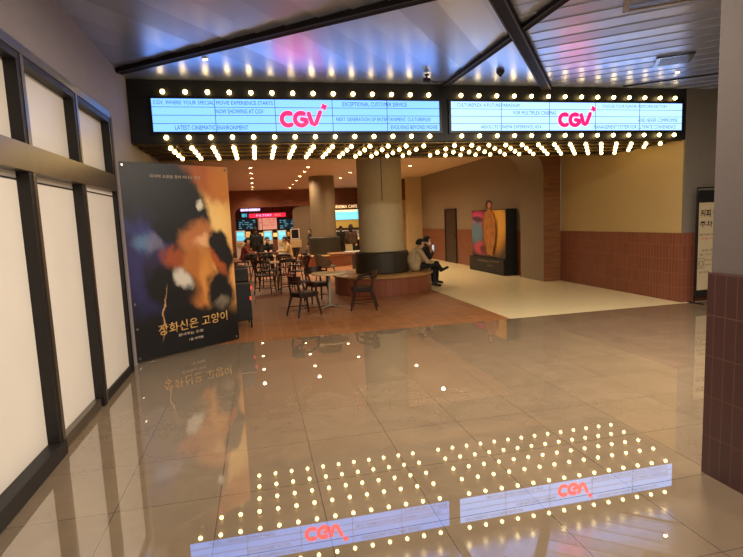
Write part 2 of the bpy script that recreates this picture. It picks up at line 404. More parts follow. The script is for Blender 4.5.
# ================================================================== MARQUEE SIGNS
def ico(r, sub=2):
    bm = BM(); bmesh.ops.create_icosphere(bm, subdivisions=sub, radius=r); return bm
BULB = bpy.data.meshes.new('bulb'); b_ = ico(.030, 2); b_.to_mesh(BULB); b_.free(); BULB.materials.append(m_bulb); box_uv(BULB)
BULB.polygons.foreach_set('use_smooth', [True]*len(BULB.polygons))
def stroke(bm, pts, wd, y0, y1):
    """round-ended flat stroke in XZ from y0 to y1"""
    n = 10; r = wd/2
    P_ = [Vector((p[0], p[1])) for p in pts]
    L, Rr = [], []
    for i, p in enumerate(P_):
        t = (P_[min(i+1, len(P_)-1)]-P_[max(i-1, 0)]).normalized(); q = Vector((-t.y, t.x))*r
        L.append(p+q); Rr.append(p-q)
    t0 = (P_[0]-P_[1]).normalized(); t1 = (P_[-1]-P_[-2]).normalized()
    a0 = math.atan2(t0.y, t0.x); a1 = math.atan2(t1.y, t1.x)
    cap0 = [P_[0]+Vector((cos(a0-pi/2+pi*k/n), sin(a0-pi/2+pi*k/n)))*r for k in range(1, n)]
    cap1 = [P_[-1]+Vector((cos(a1-pi/2+pi*k/n), sin(a1-pi/2+pi*k/n)))*r for k in range(1, n)]
    # quads along, fans at the ends
    def both(poly):
        A = [bm.verts.new((p.x, y0, p.y)) for p in poly]; B = [bm.verts.new((p.x, y1, p.y)) for p in poly]
        m = len(poly)
        for i in range(m): bm.faces.new((A[i], A[(i+1) % m], B[(i+1) % m], B[i]))
        bm.faces.new(A); bm.faces.new(B[::-1])
    for i in range(len(P_)-1): both([L[i], L[i+1], Rr[i+1], Rr[i]])
    both([L[0], Rr[0]]+cap0[::1]) if False else both([Rr[0], L[0]]+cap0[::-1][::-1])
    both([Rr[-1], L[-1]]+cap1[::-1])
def arcpts(cx, cz, r, d0, d1, n=22): return [(cx+r*cos(RAD(d0+(d1-d0)*i/n)), cz+r*sin(RAD(d0+(d1-d0)*i/n))) for i in range(n+1)]
def logo_bm(h):
    """rounded joined C, G and V with a small four-petal flower; origin bottom left, total height about h"""
    bm = BM(); s = h
    stroke(bm, [(x*s, z*s) for x, z in arcpts(.40, .36, .27, 62, 300)], .19*s, -.012, 0)
    stroke(bm, [(x*s, z*s) for x, z in arcpts(.98, .36, .27, 62, 350)]+[(1.02*s, .36*s)], .19*s, -.0135, 0)
    stroke(bm, [(1.33*s, .60*s), (1.47*s, .16*s), (1.56*s, .13*s), (1.64*s, .18*s), (1.84*s, .66*s)], .18*s, -.015, 0)
    for a in (20, 110, 200, 290):
        stroke(bm, [((2.03+.02*cos(RAD(a)))*s, (.90+.02*sin(RAD(a)))*s), ((2.03+.09*cos(RAD(a)))*s, (.90+.09*sin(RAD(a)))*s)], .11*s, -.011-.0005*(a//90), 0)
    return bm
def marquee(name, label, x0, x1, lx0, lx1, pm, texts, logo_x):
    r = thing(name, label, 'sign', ((x0+x1)/2, YS, 2.70)); ox, oz = (x0+x1)/2, 2.70
    W_ = lambda x: x-ox
    obj('cabinet', box((W_(x0), 0, .03), (W_(x1), 1.86, ZC-oz-.004)), m_matblk, r)
    bm = BM()                                                  # frame round the lit panel
    fz0, fz1, ff = 2.842-oz, 3.258-oz, -.03
    for a, b in (((W_(lx0)-.035, ff, fz1), (W_(lx1)+.035, 0, fz1+.035)), ((W_(lx0)-.035, ff, fz0-.035), (W_(lx1)+.035, 0, fz0)),
                 ((W_(lx0)-.035, ff, fz0), (W_(lx0), 0, fz1)), ((W_(lx1), ff, fz0), (W_(lx1)+.035, 0, fz1))): bx(bm, a, b)
    obj('panel_frame', bm, m_black, r)
    obj('light_panel', box((W_(lx0), -.02, fz0), (W_(lx1), 0, fz1)), pm, r)
    hgt = fz1-fz0
    for k in (1, 2, 3): obj('divider', box((W_(lx0), -.0225, fz0+hgt*k/4-.0032), (W_(lx1), -.02, fz0+hgt*k/4+.0032)), m_line, r)
    for k in (1, 2, 3, 4):
        xx = W_(lx0)+(lx1-lx0)*k/5; obj('divider', box((xx-.0035, -.0228, fz0), (xx+.0035, -.02, fz1)), m_line, r)
    for row, xa_, xb_, s in texts:
        t = obj('lettering', text_mesh(s, xb_-xa_, .056, 0), m_ink, r, loc=(W_(xa_), -.0235, fz0+hgt*(row+.5)/4-.028)); 
    obj('logo', logo_bm(.305), m_logo, r, loc=(W_(logo_x), -.021, fz0+.05))
    # soffit: dark ribbed metal with brass rails
    bm = BM(); bx(bm, (W_(x0)+.01, .03, .012), (W_(x1)-.01, 1.84, .03))
    n = int((x1-x0)/.07)
    for i in range(n):
        x = x0+.035+i*(x1-x0-.07)/(n-1); bx(bm, (W_(x)-.012, .09, 0), (W_(x)+.012, 1.78, .012))
    obj('ribbed_soffit', bm, m_slat, r)
    for yy in (.06, .42, .80, 1.18, 1.80): obj('soffit_rail', box((W_(x0)+.01, yy-.014, -.016), (W_(x1)-.01, yy+.014, .0)), m_brass, r)
    obj('end_fascia', box((W_(x0), 0, -.0), (W_(x1), .03, .03)), m_matblk, r)
    nb = 14; bl0, bl1 = lx0+.15, lx1-.16
    for i in range(nb):
        x = W_(bl0+(bl1-bl0)*i/(nb-1))
        for y, z in ((-.045, 3.338-oz), (-.045, 2.765-oz), (.24, -.03), (.61, -.03), (.99, -.03), (1.36, -.03)):
            o = bpy.data.objects.new('bulb', BULB); COL.objects.link(o); o.parent = r; o.location = (x, y, z)
    return r
def tx(row, xa_, xb_, s):
    return (row, xw(xa_, 115, YS-.02), xw(xb_, 115, YS-.02), s)
LX = (-1.215, 2.67); RX = (2.85, 6.82)
marquee('marquee_sign', 'blue lit marquee sign over the cafe seating, NOW SHOWING AT CGV on its second row', XL+.001, 2.76, *LX, m_panel_a, [
    tx(3, 154, 273.5, 'CGV, WHERE YOUR SPECIAL MOVIE EXPERIENCE STARTS'), tx(2, 216, 263.5, 'NOW SHOWING AT CGV'), tx(0, 174, 247.5, 'LATEST CINEMATIC ENVIRONMENT'),
    tx(3, 343, 407, 'EXCEPTIONAL CUSTOMER SERVICE'), tx(1, 336, 430.5, 'NEXT GENERATION OF ENTERTAINMENT, CULTUREPLEX'), tx(0, 390.5, 437, 'EVOLVING BEYOND MOVIE')], xw(278.5, 115, YS))
marquee('marquee_sign', 'pale cyan lit marquee sign over the corridor entrance, POPCORN FACTORY on its top row', 2.762, XR-.001, *RX, m_panel_b, [
    tx(3, 457, 519.5, 'CULTUREPLEX, A FUTURE PARADIGM'), tx(2, 513.5, 556, 'FOR MULTIPLEX CINEMAS'), tx(0, 480.5, 541.5, 'ABSOLUTE CINEMA EXPERIENCE, 4DX'),
    tx(3, 602, 667, 'CHOOSE YOUR FLAVOR, POPCORN FACTORY'), tx(1, 638, 677.5, 'AND NEVER COMPROMISE'), tx(0, 594, 676, 'MANAGEMENT SYSTEM FOR ULTIMATE CONVENIENCE')], xw(556.5, 115, YS))

# ================================================================== CEILING FITTINGS
def downlight(label, x, y, z, power, group, col=WARM, ang=150, sz=1):
    t = thing('downlight', label, 'ceiling light', (x, y, z), 0, group)
    obj('trim_ring', lathe(BM(), [(.05, -.002), (.05, -.012), (.068, -.010), (.072, 0)], 20, closed=False), m_white, t, smooth=True)
    obj('lens', lathe(BM(), [(.05, -.004), (.0, -.004)], 20), m_lens, t)
    t.scale = (sz,)*3
    lamp('spot', 'SPOT', (0, 0, -.03), power, col, .05, (0, 0, -1), ang, 1.0, t)
    return t
rows = {-.08: [15.5, 17.1, 18.9, 21.0, 23.2, 24.8], 1.62: [15.6, 16.9, 18.5, 20.3, 22.2, 24.3], 3.25: [12.9, 15.0, 17.5, 19.6, 22.6, 24.6], 4.86: [13.2, 15.7, 18.2]}
names = {-.08: 'first', 1.62: 'second', 3.25: 'third', 4.86: 'fourth'}
for x, yy in rows.items():
    for i, y in enumerate(yy):
        downlight('small warm recessed downlight in the %s row from the left on the cafe ceiling' % names[x] if x < 4 else 'small warm recessed downlight in the ceiling by the corridor', x, y, ZI-.001, 120 if x < 4 else 120,
                  'downlights in the %s cafe row' % names[x])
for lab, p_ in (('small bright spotlight in the metal ceiling near the left wall', (-.45, 6.24)), ('small bright spotlight in the metal ceiling beside the square air vent', (5.9, 6.26))):
    downlight(lab, p_[0], p_[1], ZC-.012, 22, 'lobby spotlights', NEUT, 100, .55)
def vent(label, c, size, rot):
    t = thing('air_vent', label, 'air vent', (c[0], c[1], ZC-.012), rot)
    h = size/2; bm = BM()
    for a, b in (((-h, -h, -.014), (h, -h+.03, 0)), ((-h, h-.03, -.014), (h, h, 0)), ((-h, -h+.03, -.014), (-h+.05, h-.03, 0)), ((h-.05, -h+.03, -.014), (h, h-.03, 0))): bx(bm, a, b)
    obj('vent_frame', bm, m_chrome, t)
    for k in range(7):
        y = -h+.05+k*(size-.1)/6; bm = box((-h+.05, y-.006, -.010), (h-.05, y+.006, -.001)); obj('louver', bm, m_ceil, t)
    for yy in (-h-.012, h+.002): obj('gap_seal', box((-h, yy, -.012), (h, yy+.01, 0)), m_matblk, t)
vent('square louvred air vent in the metal ceiling by the right spotlight', (5.36, 5.76), .42, RAD(-36))
vent('square louvred air vent at the top edge of the ceiling', (3.62, 4.02), .62, RAD(-36))
t = thing('security_camera', 'small black security camera on a bracket under the ceiling above the left sign', 'camera', (2.32, 6.62, ZC-.012))
obj('mount', lathe(BM(), [(.03, 0), (.03, -.02), (.012, -.02), (.012, -.06)], 16), m_matblk, t, smooth=True)
bm = BM(); tube(bm, [(-.05, .0, -.075), (.04, 0, -.085)], [.03, .03], 12); obj('camera_body', bm, m_matblk, t, smooth=True)
bm = BM(); tube(bm, [(.04, 0, -.085), (.12, -.02, -.11), (.16, -.02, -.10)], .009, 8); obj('bracket_arm', bm, m_matblk, t)
t = thing('smoke_detector', 'small dark round detector on the ceiling above the gap between the signs', 'detector', (3.27, 6.41, ZC-.012))
obj('housing', lathe(BM(), [(.055, 0), (.055, -.02), (.035, -.045), (.02, -.06), (0, -.06)], 20), m_matblk, t, smooth=True)
obj('sensor_cap', lathe(BM(), [(.02, -.06), (.018, -.072), (0, -.075)], 14), m_beam, t, smooth=True)

# ================================================================== PRINTED ART (generic colour fields)
def art(name, base, shapes, rough=.4, noise=0):
    """printed picture: soft ellipses over a flat ground; shapes = (u, v, ru, rv, deg, soft, rgb, amount)"""
    m, N, L, P = new_mat(name)
    tc = N.new('ShaderNodeTexCoord'); src = tc.outputs['UV']
    nz = N.new('ShaderNodeTexNoise'); nz.inputs['Scale'].default_value = 7; nz.inputs['Detail'].default_value = 8; nz.inputs['Roughness'].default_value = .6; L.new(src, nz.inputs[0])
    dm = N.new('ShaderNodeVectorMath'); dm.operation = 'MULTIPLY_ADD'; L.new(nz.outputs['Color'], dm.inputs[0]); dm.inputs[1].default_value = (noise, noise, 0); dm.inputs[2].default_value = (-noise/2, -noise/2, 0)
    ad = N.new('ShaderNodeVectorMath'); ad.operation = 'ADD'; L.new(src, ad.inputs[0]); L.new(dm.outputs[0], ad.inputs[1]); src = ad.outputs[0]
    rgb = N.new('ShaderNodeRGB'); rgb.outputs[0].default_value = lin(base); cur = rgb.outputs[0]
    for u, v, ru, rv, deg, soft, col, amt in shapes:
        mp = N.new('ShaderNodeMapping'); mp.vector_type = 'TEXTURE'; mp.inputs['Location'].default_value = (u, v, 0); mp.inputs['Rotation'].default_value = (0, 0, RAD(deg)); mp.inputs['Scale'].default_value = (ru, rv, 1)
        L.new(src, mp.inputs[0])
        ln = N.new('ShaderNodeVectorMath'); ln.operation = 'LENGTH'; L.new(mp.outputs[0], ln.inputs[0])
        mr = N.new('ShaderNodeMapRange'); mr.interpolation_type = 'SMOOTHSTEP'
        mr.inputs[1].default_value = 1+soft; mr.inputs[2].default_value = max(0, 1-soft); mr.inputs[3].default_value = 0; mr.inputs[4].default_value = amt
        L.new(ln.outputs['Value'], mr.inputs[0])
        mx = N.new('ShaderNodeMix'); mx.data_type = 'RGBA'; L.new(mr.outputs[0], mx.inputs[0]); L.new(cur, mx.inputs[6]); mx.inputs[7].default_value = lin(col); cur = mx.outputs[2]
    L.new(cur, P.inputs['Base Color']); P.inputs['Roughness'].default_value = rough
    return m
def sheet(bm_or, w, h, y=0, d=.006):
    """upright board with 0..1 UV on its faces; origin bottom left, front towards -Y"""
    me = bpy.data.meshes.new('sheet'); bm = box((0, y, 0), (w, y+d, h)); bm.to_mesh(me); bm.free()
    uv = me.uv_layers.new(name='UVMap')
    for lp in me.loops:
        c = me.vertices[lp.vertex_index].co; uv.data[lp.index].uv = (c.x/w, c.z/h)
    return me
PW, PH = 1.45, 2.37
m_post = art('poster_print', (10, 9, 16), [
    (.94, .58, .30, .42, 0, .5, (222, 156, 86), 1), (.80, .66, .22, .16, 20, .6, (238, 196, 120), .95),
    (.80, .92, .26, .085, -22, .45, (168, 88, 36), 1), (.92, .90, .12, .10, 0, .6, (196, 120, 50), .8),
    (.18, .66, .22, .035, -8, .9, (44, 54, 120), .8), (.15, .48, .20, .20, 0, .8, (52, 48, 104), .85), (.14, .60, .08, .05, 0, .7, (86, 120, 160), .9), (.24, .60, .07, .04, 0, .6, (120, 116, 140), .7),
    (.20, .44, .09, .12, 0, .5, (40, 30, 58), .9),
    (.55, .765, .25, .145, -18, .18, (14, 12, 16), 1), (.70, .78, .035, .03, 0, .5, (220, 210, 190), .9),
    (.42, .65, .22, .06, -14, .3, (12, 10, 16), 1),
    (.64, .61, .17, .085, 10, .35, (178, 108, 58), 1), (.68, .585, .07, .04, 0, .6, (224, 170, 120), .9),
    (.84, .55, .10, .10, 30, .2, (24, 18, 18), 1), (.90, .47, .09, .09, -35, .3, (22, 17, 18), 1),
    (.40, .50, .12, .075, -15, .3, (150, 70, 32), 1), (.82, .46, .13, .035, -32, .4, (164, 78, 32), 1),
    (.62, .40, .145, .17, 6, .22, (170, 102, 44), 1), (.70, .37, .06, .13, 6, .6, (206, 136, 62), .9),
    (.36, .36, .24, .11, -10, .3, (12, 10, 12), 1), (.46, .40, .09, .055, -25, .4, (206, 196, 180), .95),
    (.84, .30, .14, .12, 0, .25, (18, 15, 16), 1), (.84, .235, .07, .04, 15, .6, (120, 108, 90), .9),
    (.5, .06, .9, .17, 0, .25, (8, 7, 9), 1), (.27, .22, .007, .13, -13, .4, (190, 140, 92), .9)], .38, .15)
t = thing('movie_banner', 'tall dark movie banner with gold Korean title and orange glow, standing beside the white shopfront', 'banner', (-1.505, 6.39, 0), RAD(37))
obj('printed_sheet', sheet(None, PW, PH, 0, .008), m_post, t, loc=(0, 0, .02))
m_gold = M('gold_ink', (206, 160, 92), .4, .3, .1); m_pale_ink = M('pale_ink', (190, 170, 150), .5); m_red_ink = M('red_ink', (190, 70, 60), .5)
for s, u0, u1, v0, h, mt in (('장화신은 고양이', .205, .885, .112, .135, m_gold), ('끝내주는 모험', .38, .62, .088, .036, m_pale_ink), ('1월 대개봉', .48, .62, .052, .036, m_pale_ink), ('마지막 소원을 찾아 떠나는 모험', .25, .71, .926, .042, m_pale_ink)):
    bold = .012 if mt is m_gold else .006
    me = text_mesh(s, (u1-u0)*PW, h, .003, bold=bold)
    if mt is m_gold:
        for v in me.vertices: v.co.z += v.co.x*.03
    obj('title_lettering' if mt is m_gold else 'lettering', me, mt, t, loc=(u0*PW, -.001, .02+v0*PH))
bm = BM()
for a, b in (((0, .03, .01), (0, .03, PH+.01)), ((PW, .03, .01), (PW, .03, PH+.01)), ((0, .03, PH+.012), (PW, .03, PH+.012)), ((0, .03, .014), (PW, .03, .014))): tube(bm, [a, b], .012, 8)
obj('banner_frame', bm, m_chrome, t, smooth=True)
obj('lit_wall_strip', box((-.075, .0, .02), (-.006, .02, PH)), M('lit_plaster_cream', (232, 212, 160), .5), t)  # stands in for lit wall plaster beside the banner, light put into the cream
for x, z in ((.04, .06), (PW-.04, .06), (.04, PH-.02), (PW-.04, PH-.02), (.04, .42), (.04, .72)):
    bm = BM(); tube(bm, [(x, -.006, z), (x, .002, z)], .014, 12); obj('grommet', bm, m_chrome, t, smooth=True)
for x in (.10, PW-.10):
    bm = BM(); tube(bm, [(x, .03, 1.5), (x, .42, .012)], .01, 8); tube(bm, [(x, .03, .014), (x, .42, .012)], .01, 8); obj('strut', bm, m_black, t, smooth=True)

# information stand at the right, half behind the pillar
t = thing('information_stand', 'black framed standing notice board with Korean text, half hidden behind the tiled pillar', 'notice', (7.02, 6.98, 0))
bm = BM()
SW, SH = .62, 1.90
for a, b in (((0, 0, 0), (0, 0, SH)), ((SW, 0, 0), (SW, 0, SH)), ((0, 0, SH), (SW, 0, SH)), ((0, 0, .10), (SW, 0, .10))): tube(bm, [a, b], .011, 8)
obj('stand_frame', bm, m_black, t, smooth=True)
for x in (0, SW):
    bm = BM(); tube(bm, [(x, -.18, .012), (x, .13, .012)], .012, 8); obj('foot', bm, m_black, t, smooth=True)
m_paper = M('notice_paper', (176, 158, 126), .5, 0, .03)
obj('notice_board', box((.03, -.012, .12), (SW-.03, .012, SH-.04)), m_matblk, t)
obj('notice_sheet', box((.03, -.015, .22), (SW-.03, -.0121, SH-.24)), m_paper, t)
for s, x0, x1, z, h, mt, bl in (('커피 안내', .06, .50, 1.42, .13, m_matblk, .03), ('주차안내', .05, .55, 1.26, .10, m_matblk, .015), ('매표소에서 등록해 주세요', .045, .56, 1.12, .035, m_matblk, .0), ('이용 시간 안내', .08, .56, 1.05, .04, m_red_ink, .0),
                         ('영화 관람 고객', .10, .54, .86, .035, m_matblk, 0), ('세 시간 무료', .05, .54, .79, .035, m_matblk, 0), ('번호 입력', .18, .52, .70, .03, m_matblk, 0), ('확인 후 출차', .18, .52, .62, .03, m_matblk, 0), ('문의는 매표소', .06, .54, .5, .03, m_matblk, 0)):
    obj('lettering', text_mesh(s, x1-x0, h, 0, bold=bl), mt, t, loc=(x0, -.0165, z))
bm = BM(); 
for a, b in (((.04, -.017, .58), (.16, -.0155, .586)), ((.04, -.017, .744), (.16, -.0155, .75)), ((.04, -.017, .58), (.046, -.0155, .75)), ((.154, -.017, .58), (.16, -.0155, .75))): bx(bm, a, b)
tube(bm, [(.10+.035*cos(a), -.0165, .66+.05*sin(a)) for a in [2*pi*i/16 for i in range(17)]], .004, 6); obj('icon', bm, m_matblk, t)

# film standee against the corridor wall
sx0 = 6.30; sy0 = px(506, 240, 0, sx0).y; sy1 = px(472.5, 240, 0, sx0).y; SL = sy1-sy0; SZ = 1.75
m_st = art('standee_print', (40, 30, 34), [
    (.82, .80, .25, .22, 0, .5, (196, 52, 110), 1), (.85, .55, .22, .28, 0, .6, (92, 128, 150), 1), (.70, .18, .25, .14, 0, .5, (190, 60, 90), .9), (.80, .82, .20, .06, 10, .5, (20, 12, 24), .8),
    (.28, .62, .30, .50, 0, .35, (200, 140, 56), 1), (.15, .75, .22, .30, 0, .5, (224, 168, 72), 1), (.42, .45, .05, .34, 4, .4, (40, 24, 16), 1), (.56, .50, .10, .36, -6, .35, (120, 70, 34), .9), (.30, .30, .04, .25, 0, .4, (60, 34, 18), .9), (.24, .50, .03, .3, 5, .5, (90, 54, 24), .8), (.60, .16, .15, .10, 0, .5, (40, 26, 28), .8)], .4, .10)
t = thing('film_standee', 'large boxed film standee with pink and gold artwork against the corridor wall', 'standee', (sx0, sy0, 0), RAD(90))
# local x runs along +Y of the room, front faces -X (local +Y)
bm = BM(); bx(bm, (0, -.30, 0), (SL, -.001, SZ)); obj('box_body', bm, m_matblk, t)
me = sheet(None, SL-.02, SZ-.46, 0, .012); obj('art_panel', me, m_st, t, loc=(.01, .0, .44))
obj('base_plinth', rbox((-.0, .0, 0), (SL+.06, .08, .42), .01, 2), m_matblk, t)
me = text_mesh('COMING SOON', .5, .05, .004); 
bm = BM(); bx(bm, (SL*.30, .0801, .20), (SL*.46, .083, .225)); bx(bm, (SL*.40, .0801, .30), (SL*.75, .083, .34)); bx(bm, (SL*.12, .0801, .33), (SL*.36, .083, .36)); obj('credit_lines', bm, M('faded_print', (96, 76, 62), .5), t)
bpy.data.meshes.remove(me)
# cut-out bust rising over the top edge
yc = SL*.42
out = [(-.16, -1.50), (-.36, -1.1), (-.44, -.75), (-.42, -.30), (-.30, -.06), (-.12, .03), (-.08, .09), (-.12, .16), (-.13, .26), (-.09, .35), (0, .38), (.09, .35), (.13, .26), (.12, .16), (.08, .09), (.12, .03), (.30, -.06), (.40, -.30), (.40, -.75), (.30, -1.1), (.14, -1.50)]
bm = prism(BM(), [(yc+a*.86, SZ-.05+b*.8) for a, b in out], 1, .014, .045); obj('cutout_figure', bm, M('figure_print', (164, 104, 46), .5, 0, .4, 6), t)
bm = BM(); ell = [(0, .245, .132, .150, .050)]
for u, v, a, b, d in ell:
    bmesh.ops.create_uvsphere(bm, u_segments=18, v_segments=12, radius=1); bmesh.ops.scale(bm, vec=(a*1.5, .012, b*.8), verts=bm.verts); bmesh.ops.translate(bm, vec=(yc+u*.8, .046, SZ-.05+v*.8), verts=bm.verts)
obj('cutout_hair', bm, M('hair_print', (58, 32, 24), .5), t, smooth=True)
bm = BM(); bmesh.ops.create_uvsphere(bm, u_segments=16, v_segments=10, radius=1); bmesh.ops.scale(bm, vec=(.11, .012, .085), verts=bm.verts); bmesh.ops.translate(bm, vec=(yc-.05, .056, SZ+.12), verts=bm.verts); obj('cutout_face', bm, M('face_print', (176, 112, 84), .5), t, smooth=True)

# ================================================================== BENCH ROUND THE COLUMN
def round_bench(label, c, R, r, h, cz0, cz1, rc):
    t = thing('round_bench', label, 'bench', (c[0], c[1], 0))
    me_b = lathe(BM(), [(R-.04, 0), (R-.04, h-.045), (R-.25, h-.045), (R-.25, 0)], 72, closed=True)
    o = obj('tiled_base', me_b, m_bench_t, t, smooth=True)
    uv = o.data.uv_layers[0]
    for p in o.data.polygons:
        for li in p.loop_indices:
            v = o.data.vertices[o.data.loops[li].vertex_index].co; a = math.atan2(v.y, v.x)
            if p.center.y < 0 and a > 3.1: a -= 2*pi
            uv.data[li].uv = (a*R, v.z)
    obj('seat_ring', lathe(BM(), [(r+.006, h-.044), (R-.01, h-.044), (R, h-.032), (R, h-.008), (R-.01, h), (r+.006, h)], 72, closed=True), m_bench_w, t, smooth=True)
    n = 6
    for k in range(n):
        a0 = a_s+.36+2*pi*k/n+.006; a1 = a0+2*pi/n-.012
        obj('back_cushion', lathe(BM(), [(r+.004, cz0), (rc-.02, cz0), (rc, cz0+.02), (rc, cz1-.03), (rc-.03, cz1), (r+.004, cz1)], 14, a0=a0, a1=a1, closed=True), m_cush, t, smooth=True)
    return t
round_bench('round bench with tiled base and olive back cushions around the near column', C2, 1.14, .50, .42, .422, .90, .61)
round_bench('round bench with dark cushions around the far column behind the cafe tables', C1, 1.05, .46, .42, .422, 1.06, .59)

# ================================================================== CAFE FURNITURE
def chair_arm(name, label, group):
    """dark bentwood cafe chair: curved back rail that runs into short arms, padded round-cornered seat, four splayed legs. Front is +X"""
    t = thing(name, label, 'chair', (0, 0, 0), 0, group)
    obj('seat', rbox((-.20, -.21, .38), (.22, .21, .44), .05, 3), m_seat, t, smooth=True)
    obj('seat_frame', rbox((-.18, -.185, .35), (.195, .185, .386), .008, 1), m_chair, t)
    arc_ = [(.10-.0, -.235, .60)]+[(-.02+.255*cos(a), .235*sin(a)*1.02, .655) for a in [RAD(d) for d in range(-70, -290, -12)]]+[(.10, .235, .60)]
    arc_ = [(x, y, .60+.06*min(1, max(0, (.12-x)/.2))) for x, y, z in arc_]
    bm = BM(); tube(bm, arc_, .022, 8); obj('arm_rail', bm, m_chair, t, smooth=True)
    bm = BM(); m = 11
    rr = [(-.02+.26*cos(RAD(d)), .25*sin(RAD(d))) for d in [128+104*i/(m-1) for i in range(m)]]
    A = []
    for (x, y) in rr:
        k = 1-.03/ math.hypot(x, y); A.append([bm.verts.new((x*s_, y*s_, z)) for s_, z in ((1, .60), (1.07, .755), (1.07*k, .755), (k, .60))])
    for a, b in zip(A, A[1:]):
        for j in range(4): bm.faces.new((a[j], a[(j+1) % 4], b[(j+1) % 4], b[j]))
    bm.faces.new(A[0][::-1]); bm.faces.new(A[-1]); obj('backrest', bm, m_chair, t, smooth=True)
    for sx, sy in ((1, 1), (1, -1), (-1, 1), (-1, -1)):
        bm = BM()
        if sx > 0: tube(bm, [(.23, .215*sy, 0), (.165, .18*sy, .36), (.12, .23*sy, .60)], [.017, .024, .018], 8)
        else: tube(bm, [(-.27, .205*sy, 0), (-.17, .17*sy, .36), (-.22, .16*sy, .64)], [.017, .024, .019], 8)
        obj('leg', bm, m_chair, t, smooth=True)
    for sy in (1, -1):
        bm = BM(); tube(bm, [(.205, .202*sy, .14), (-.235, .192*sy, .16)], .009, 6); obj('stretcher', bm, m_chair, t, smooth=True)
    bm = BM(); tube(bm, [(0, .196, .15), (0, -.196, .15)], .009, 6); obj('stretcher', bm, m_chair, t, smooth=True)
    return t
def chair_spindle(name, label, group, seatmat):
    t = thing(name, label, 'chair', (0, 0, 0), 0, group)
    obj('seat', rbox((-.19, -.19, .40), (.20, .19, .435), .03, 3), seatmat, t, smooth=True)
    bm = BM(); tube(bm, [(-.24, -.19, .74), (-.29, -.10, .755), (-.305, 0, .76), (-.29, .10, .755), (-.24, .19, .74)], .022, 8, flat=1.6); obj('top_rail', bm, m_chair, t, smooth=True)
    for k in range(5):
        y = -.12+.06*k; bm = BM(); tube(bm, [(-.175, y*.9, .43), (-.29, y*1.05, .745)], .008, 6); obj('spindle', bm, m_chair, t, smooth=True)
    for sx, sy in ((1, 1), (1, -1), (-1, 1), (-1, -1)):
        bm = BM()
        if sx > 0: tube(bm, [(.22, .20*sy, 0), (.16, .165*sy, .40)], [.012, .018], 8)
        else: tube(bm, [(-.25, .20*sy, 0), (-.17, .165*sy, .40), (-.245, .19*sy, .74)], [.012, .018, .014], 8)
        obj('leg', bm, m_chair, t, smooth=True)
    bm = BM(); tube(bm, [(.195, .185, .15), (.195, -.185, .15)], .009, 6); obj('stretcher', bm, m_chair, t, smooth=True)
    bm = BM(); tube(bm, [(-.215, .185, .15), (-.215, -.185, .15)], .009, 6); obj('stretcher', bm, m_chair, t, smooth=True)
    return t
m_post = M('satin_steel', (176, 170, 156), .4, .35, .05, 20)
def cafe_table(label, x, y, r, h, mat, group, square=False, rot=0):
    t = thing('cafe_table', label, 'table', (x, y, 0), rot, group)
    if square: obj('table_top', rbox((-r, -r*.8, h-.03), (r, r*.8, h), .012, 2), mat, t, smooth=True)
    else: obj('table_top', lathe(BM(), [(0, h-.03), (r-.015, h-.03), (r, h-.015), (r-.006, h), (0, h)], 40), mat, t, smooth=True)
    obj('pedestal', lathe(BM(), [(.026, .03), (.026, h-.031), (.10, h-.031)], 20), m_post, t, smooth=True)
    for k in range(4):
        a = pi/4+k*pi/2; bm = BM(); tube(bm, [(0, 0, .035), (.26*cos(a), .26*sin(a), .014)], [.024, .014], 8, flat=.6); obj('foot', bm, m_post, t, smooth=True)
    return t
cafe_table('round pale cafe table on a steel pedestal, nearest the lobby with three chairs', 1.255, 9.43, .335, .655, m_wood_t, 'cafe tables')
ch = chair_arm('cafe_chair', 'dark armchair-backed cafe chair left of the nearest round table, its back to the lobby', 'dark cafe chairs'); ch.scale = (.93,)*3; ch.location = (.72, 8.82, 0); ch.rotation_euler = (0, 0, RAD(28))
dup(ch, (1.80, 8.95, 0), RAD(165), 'dark curved-back cafe chair right of the nearest round table, in front of the bench')
dup(ch, (1.10, 10.15, 0), RAD(-75), 'dark curved-back cafe chair behind the nearest round table, facing the lobby')
# middle group
cafe_table('wooden cafe table with crossed foot ringed by spindle chairs, second from the lobby', .42, 12.6, .34, .69, m_wood_t, 'cafe tables', True)
cafe_table('wooden cafe table just behind the spindle-chair table', .50, 14.9, .34, .69, m_wood_t, 'cafe tables', True)
sp = chair_spindle('spindle_chair', 'dark spindle-back chair at the left side of the second table', 'spindle chairs', m_seat); sp.location = (.10, 12.05, 0); sp.rotation_euler = (0, 0, RAD(75))
spr = chair_spindle('spindle_chair', 'dark spindle-back chair with dark red seat at the front of the second table', 'spindle chairs', m_redseat); spr.location = (.62, 12.02, 0); spr.rotation_euler = (0, 0, RAD(95))
for (x, y, a, lab, src) in ((.95, 12.75, 185, 'dark spindle-back chair on the right side of the second table', sp), (.22, 13.35, -80, 'dark spindle-back chair on the far side of the second table', sp),
                       (.02, 14.6, 15, 'dark spindle-back chair left of the third table', sp), (1.05, 14.5, 150, 'dark spindle-back chair right of the third table', sp), (.62, 14.15, 95, 'dark red-seated spindle chair before the third table', spr),
                       (1.2, 15.9, 170, 'dark spindle-back chair beside the people sitting at the far table', sp), (-.75, 15.6, -60, 'dark spindle-back chair alone near the left wall table', sp), (-.35, 15.1, 120, 'dark spindle-back chair facing the left wall table', sp)):
    dup(src, (x, y, 0), RAD(a), lab)
cafe_table('dark-topped table with three people sitting around it', .26, 17.0, .28, .69, m_chair, 'cafe tables', True)
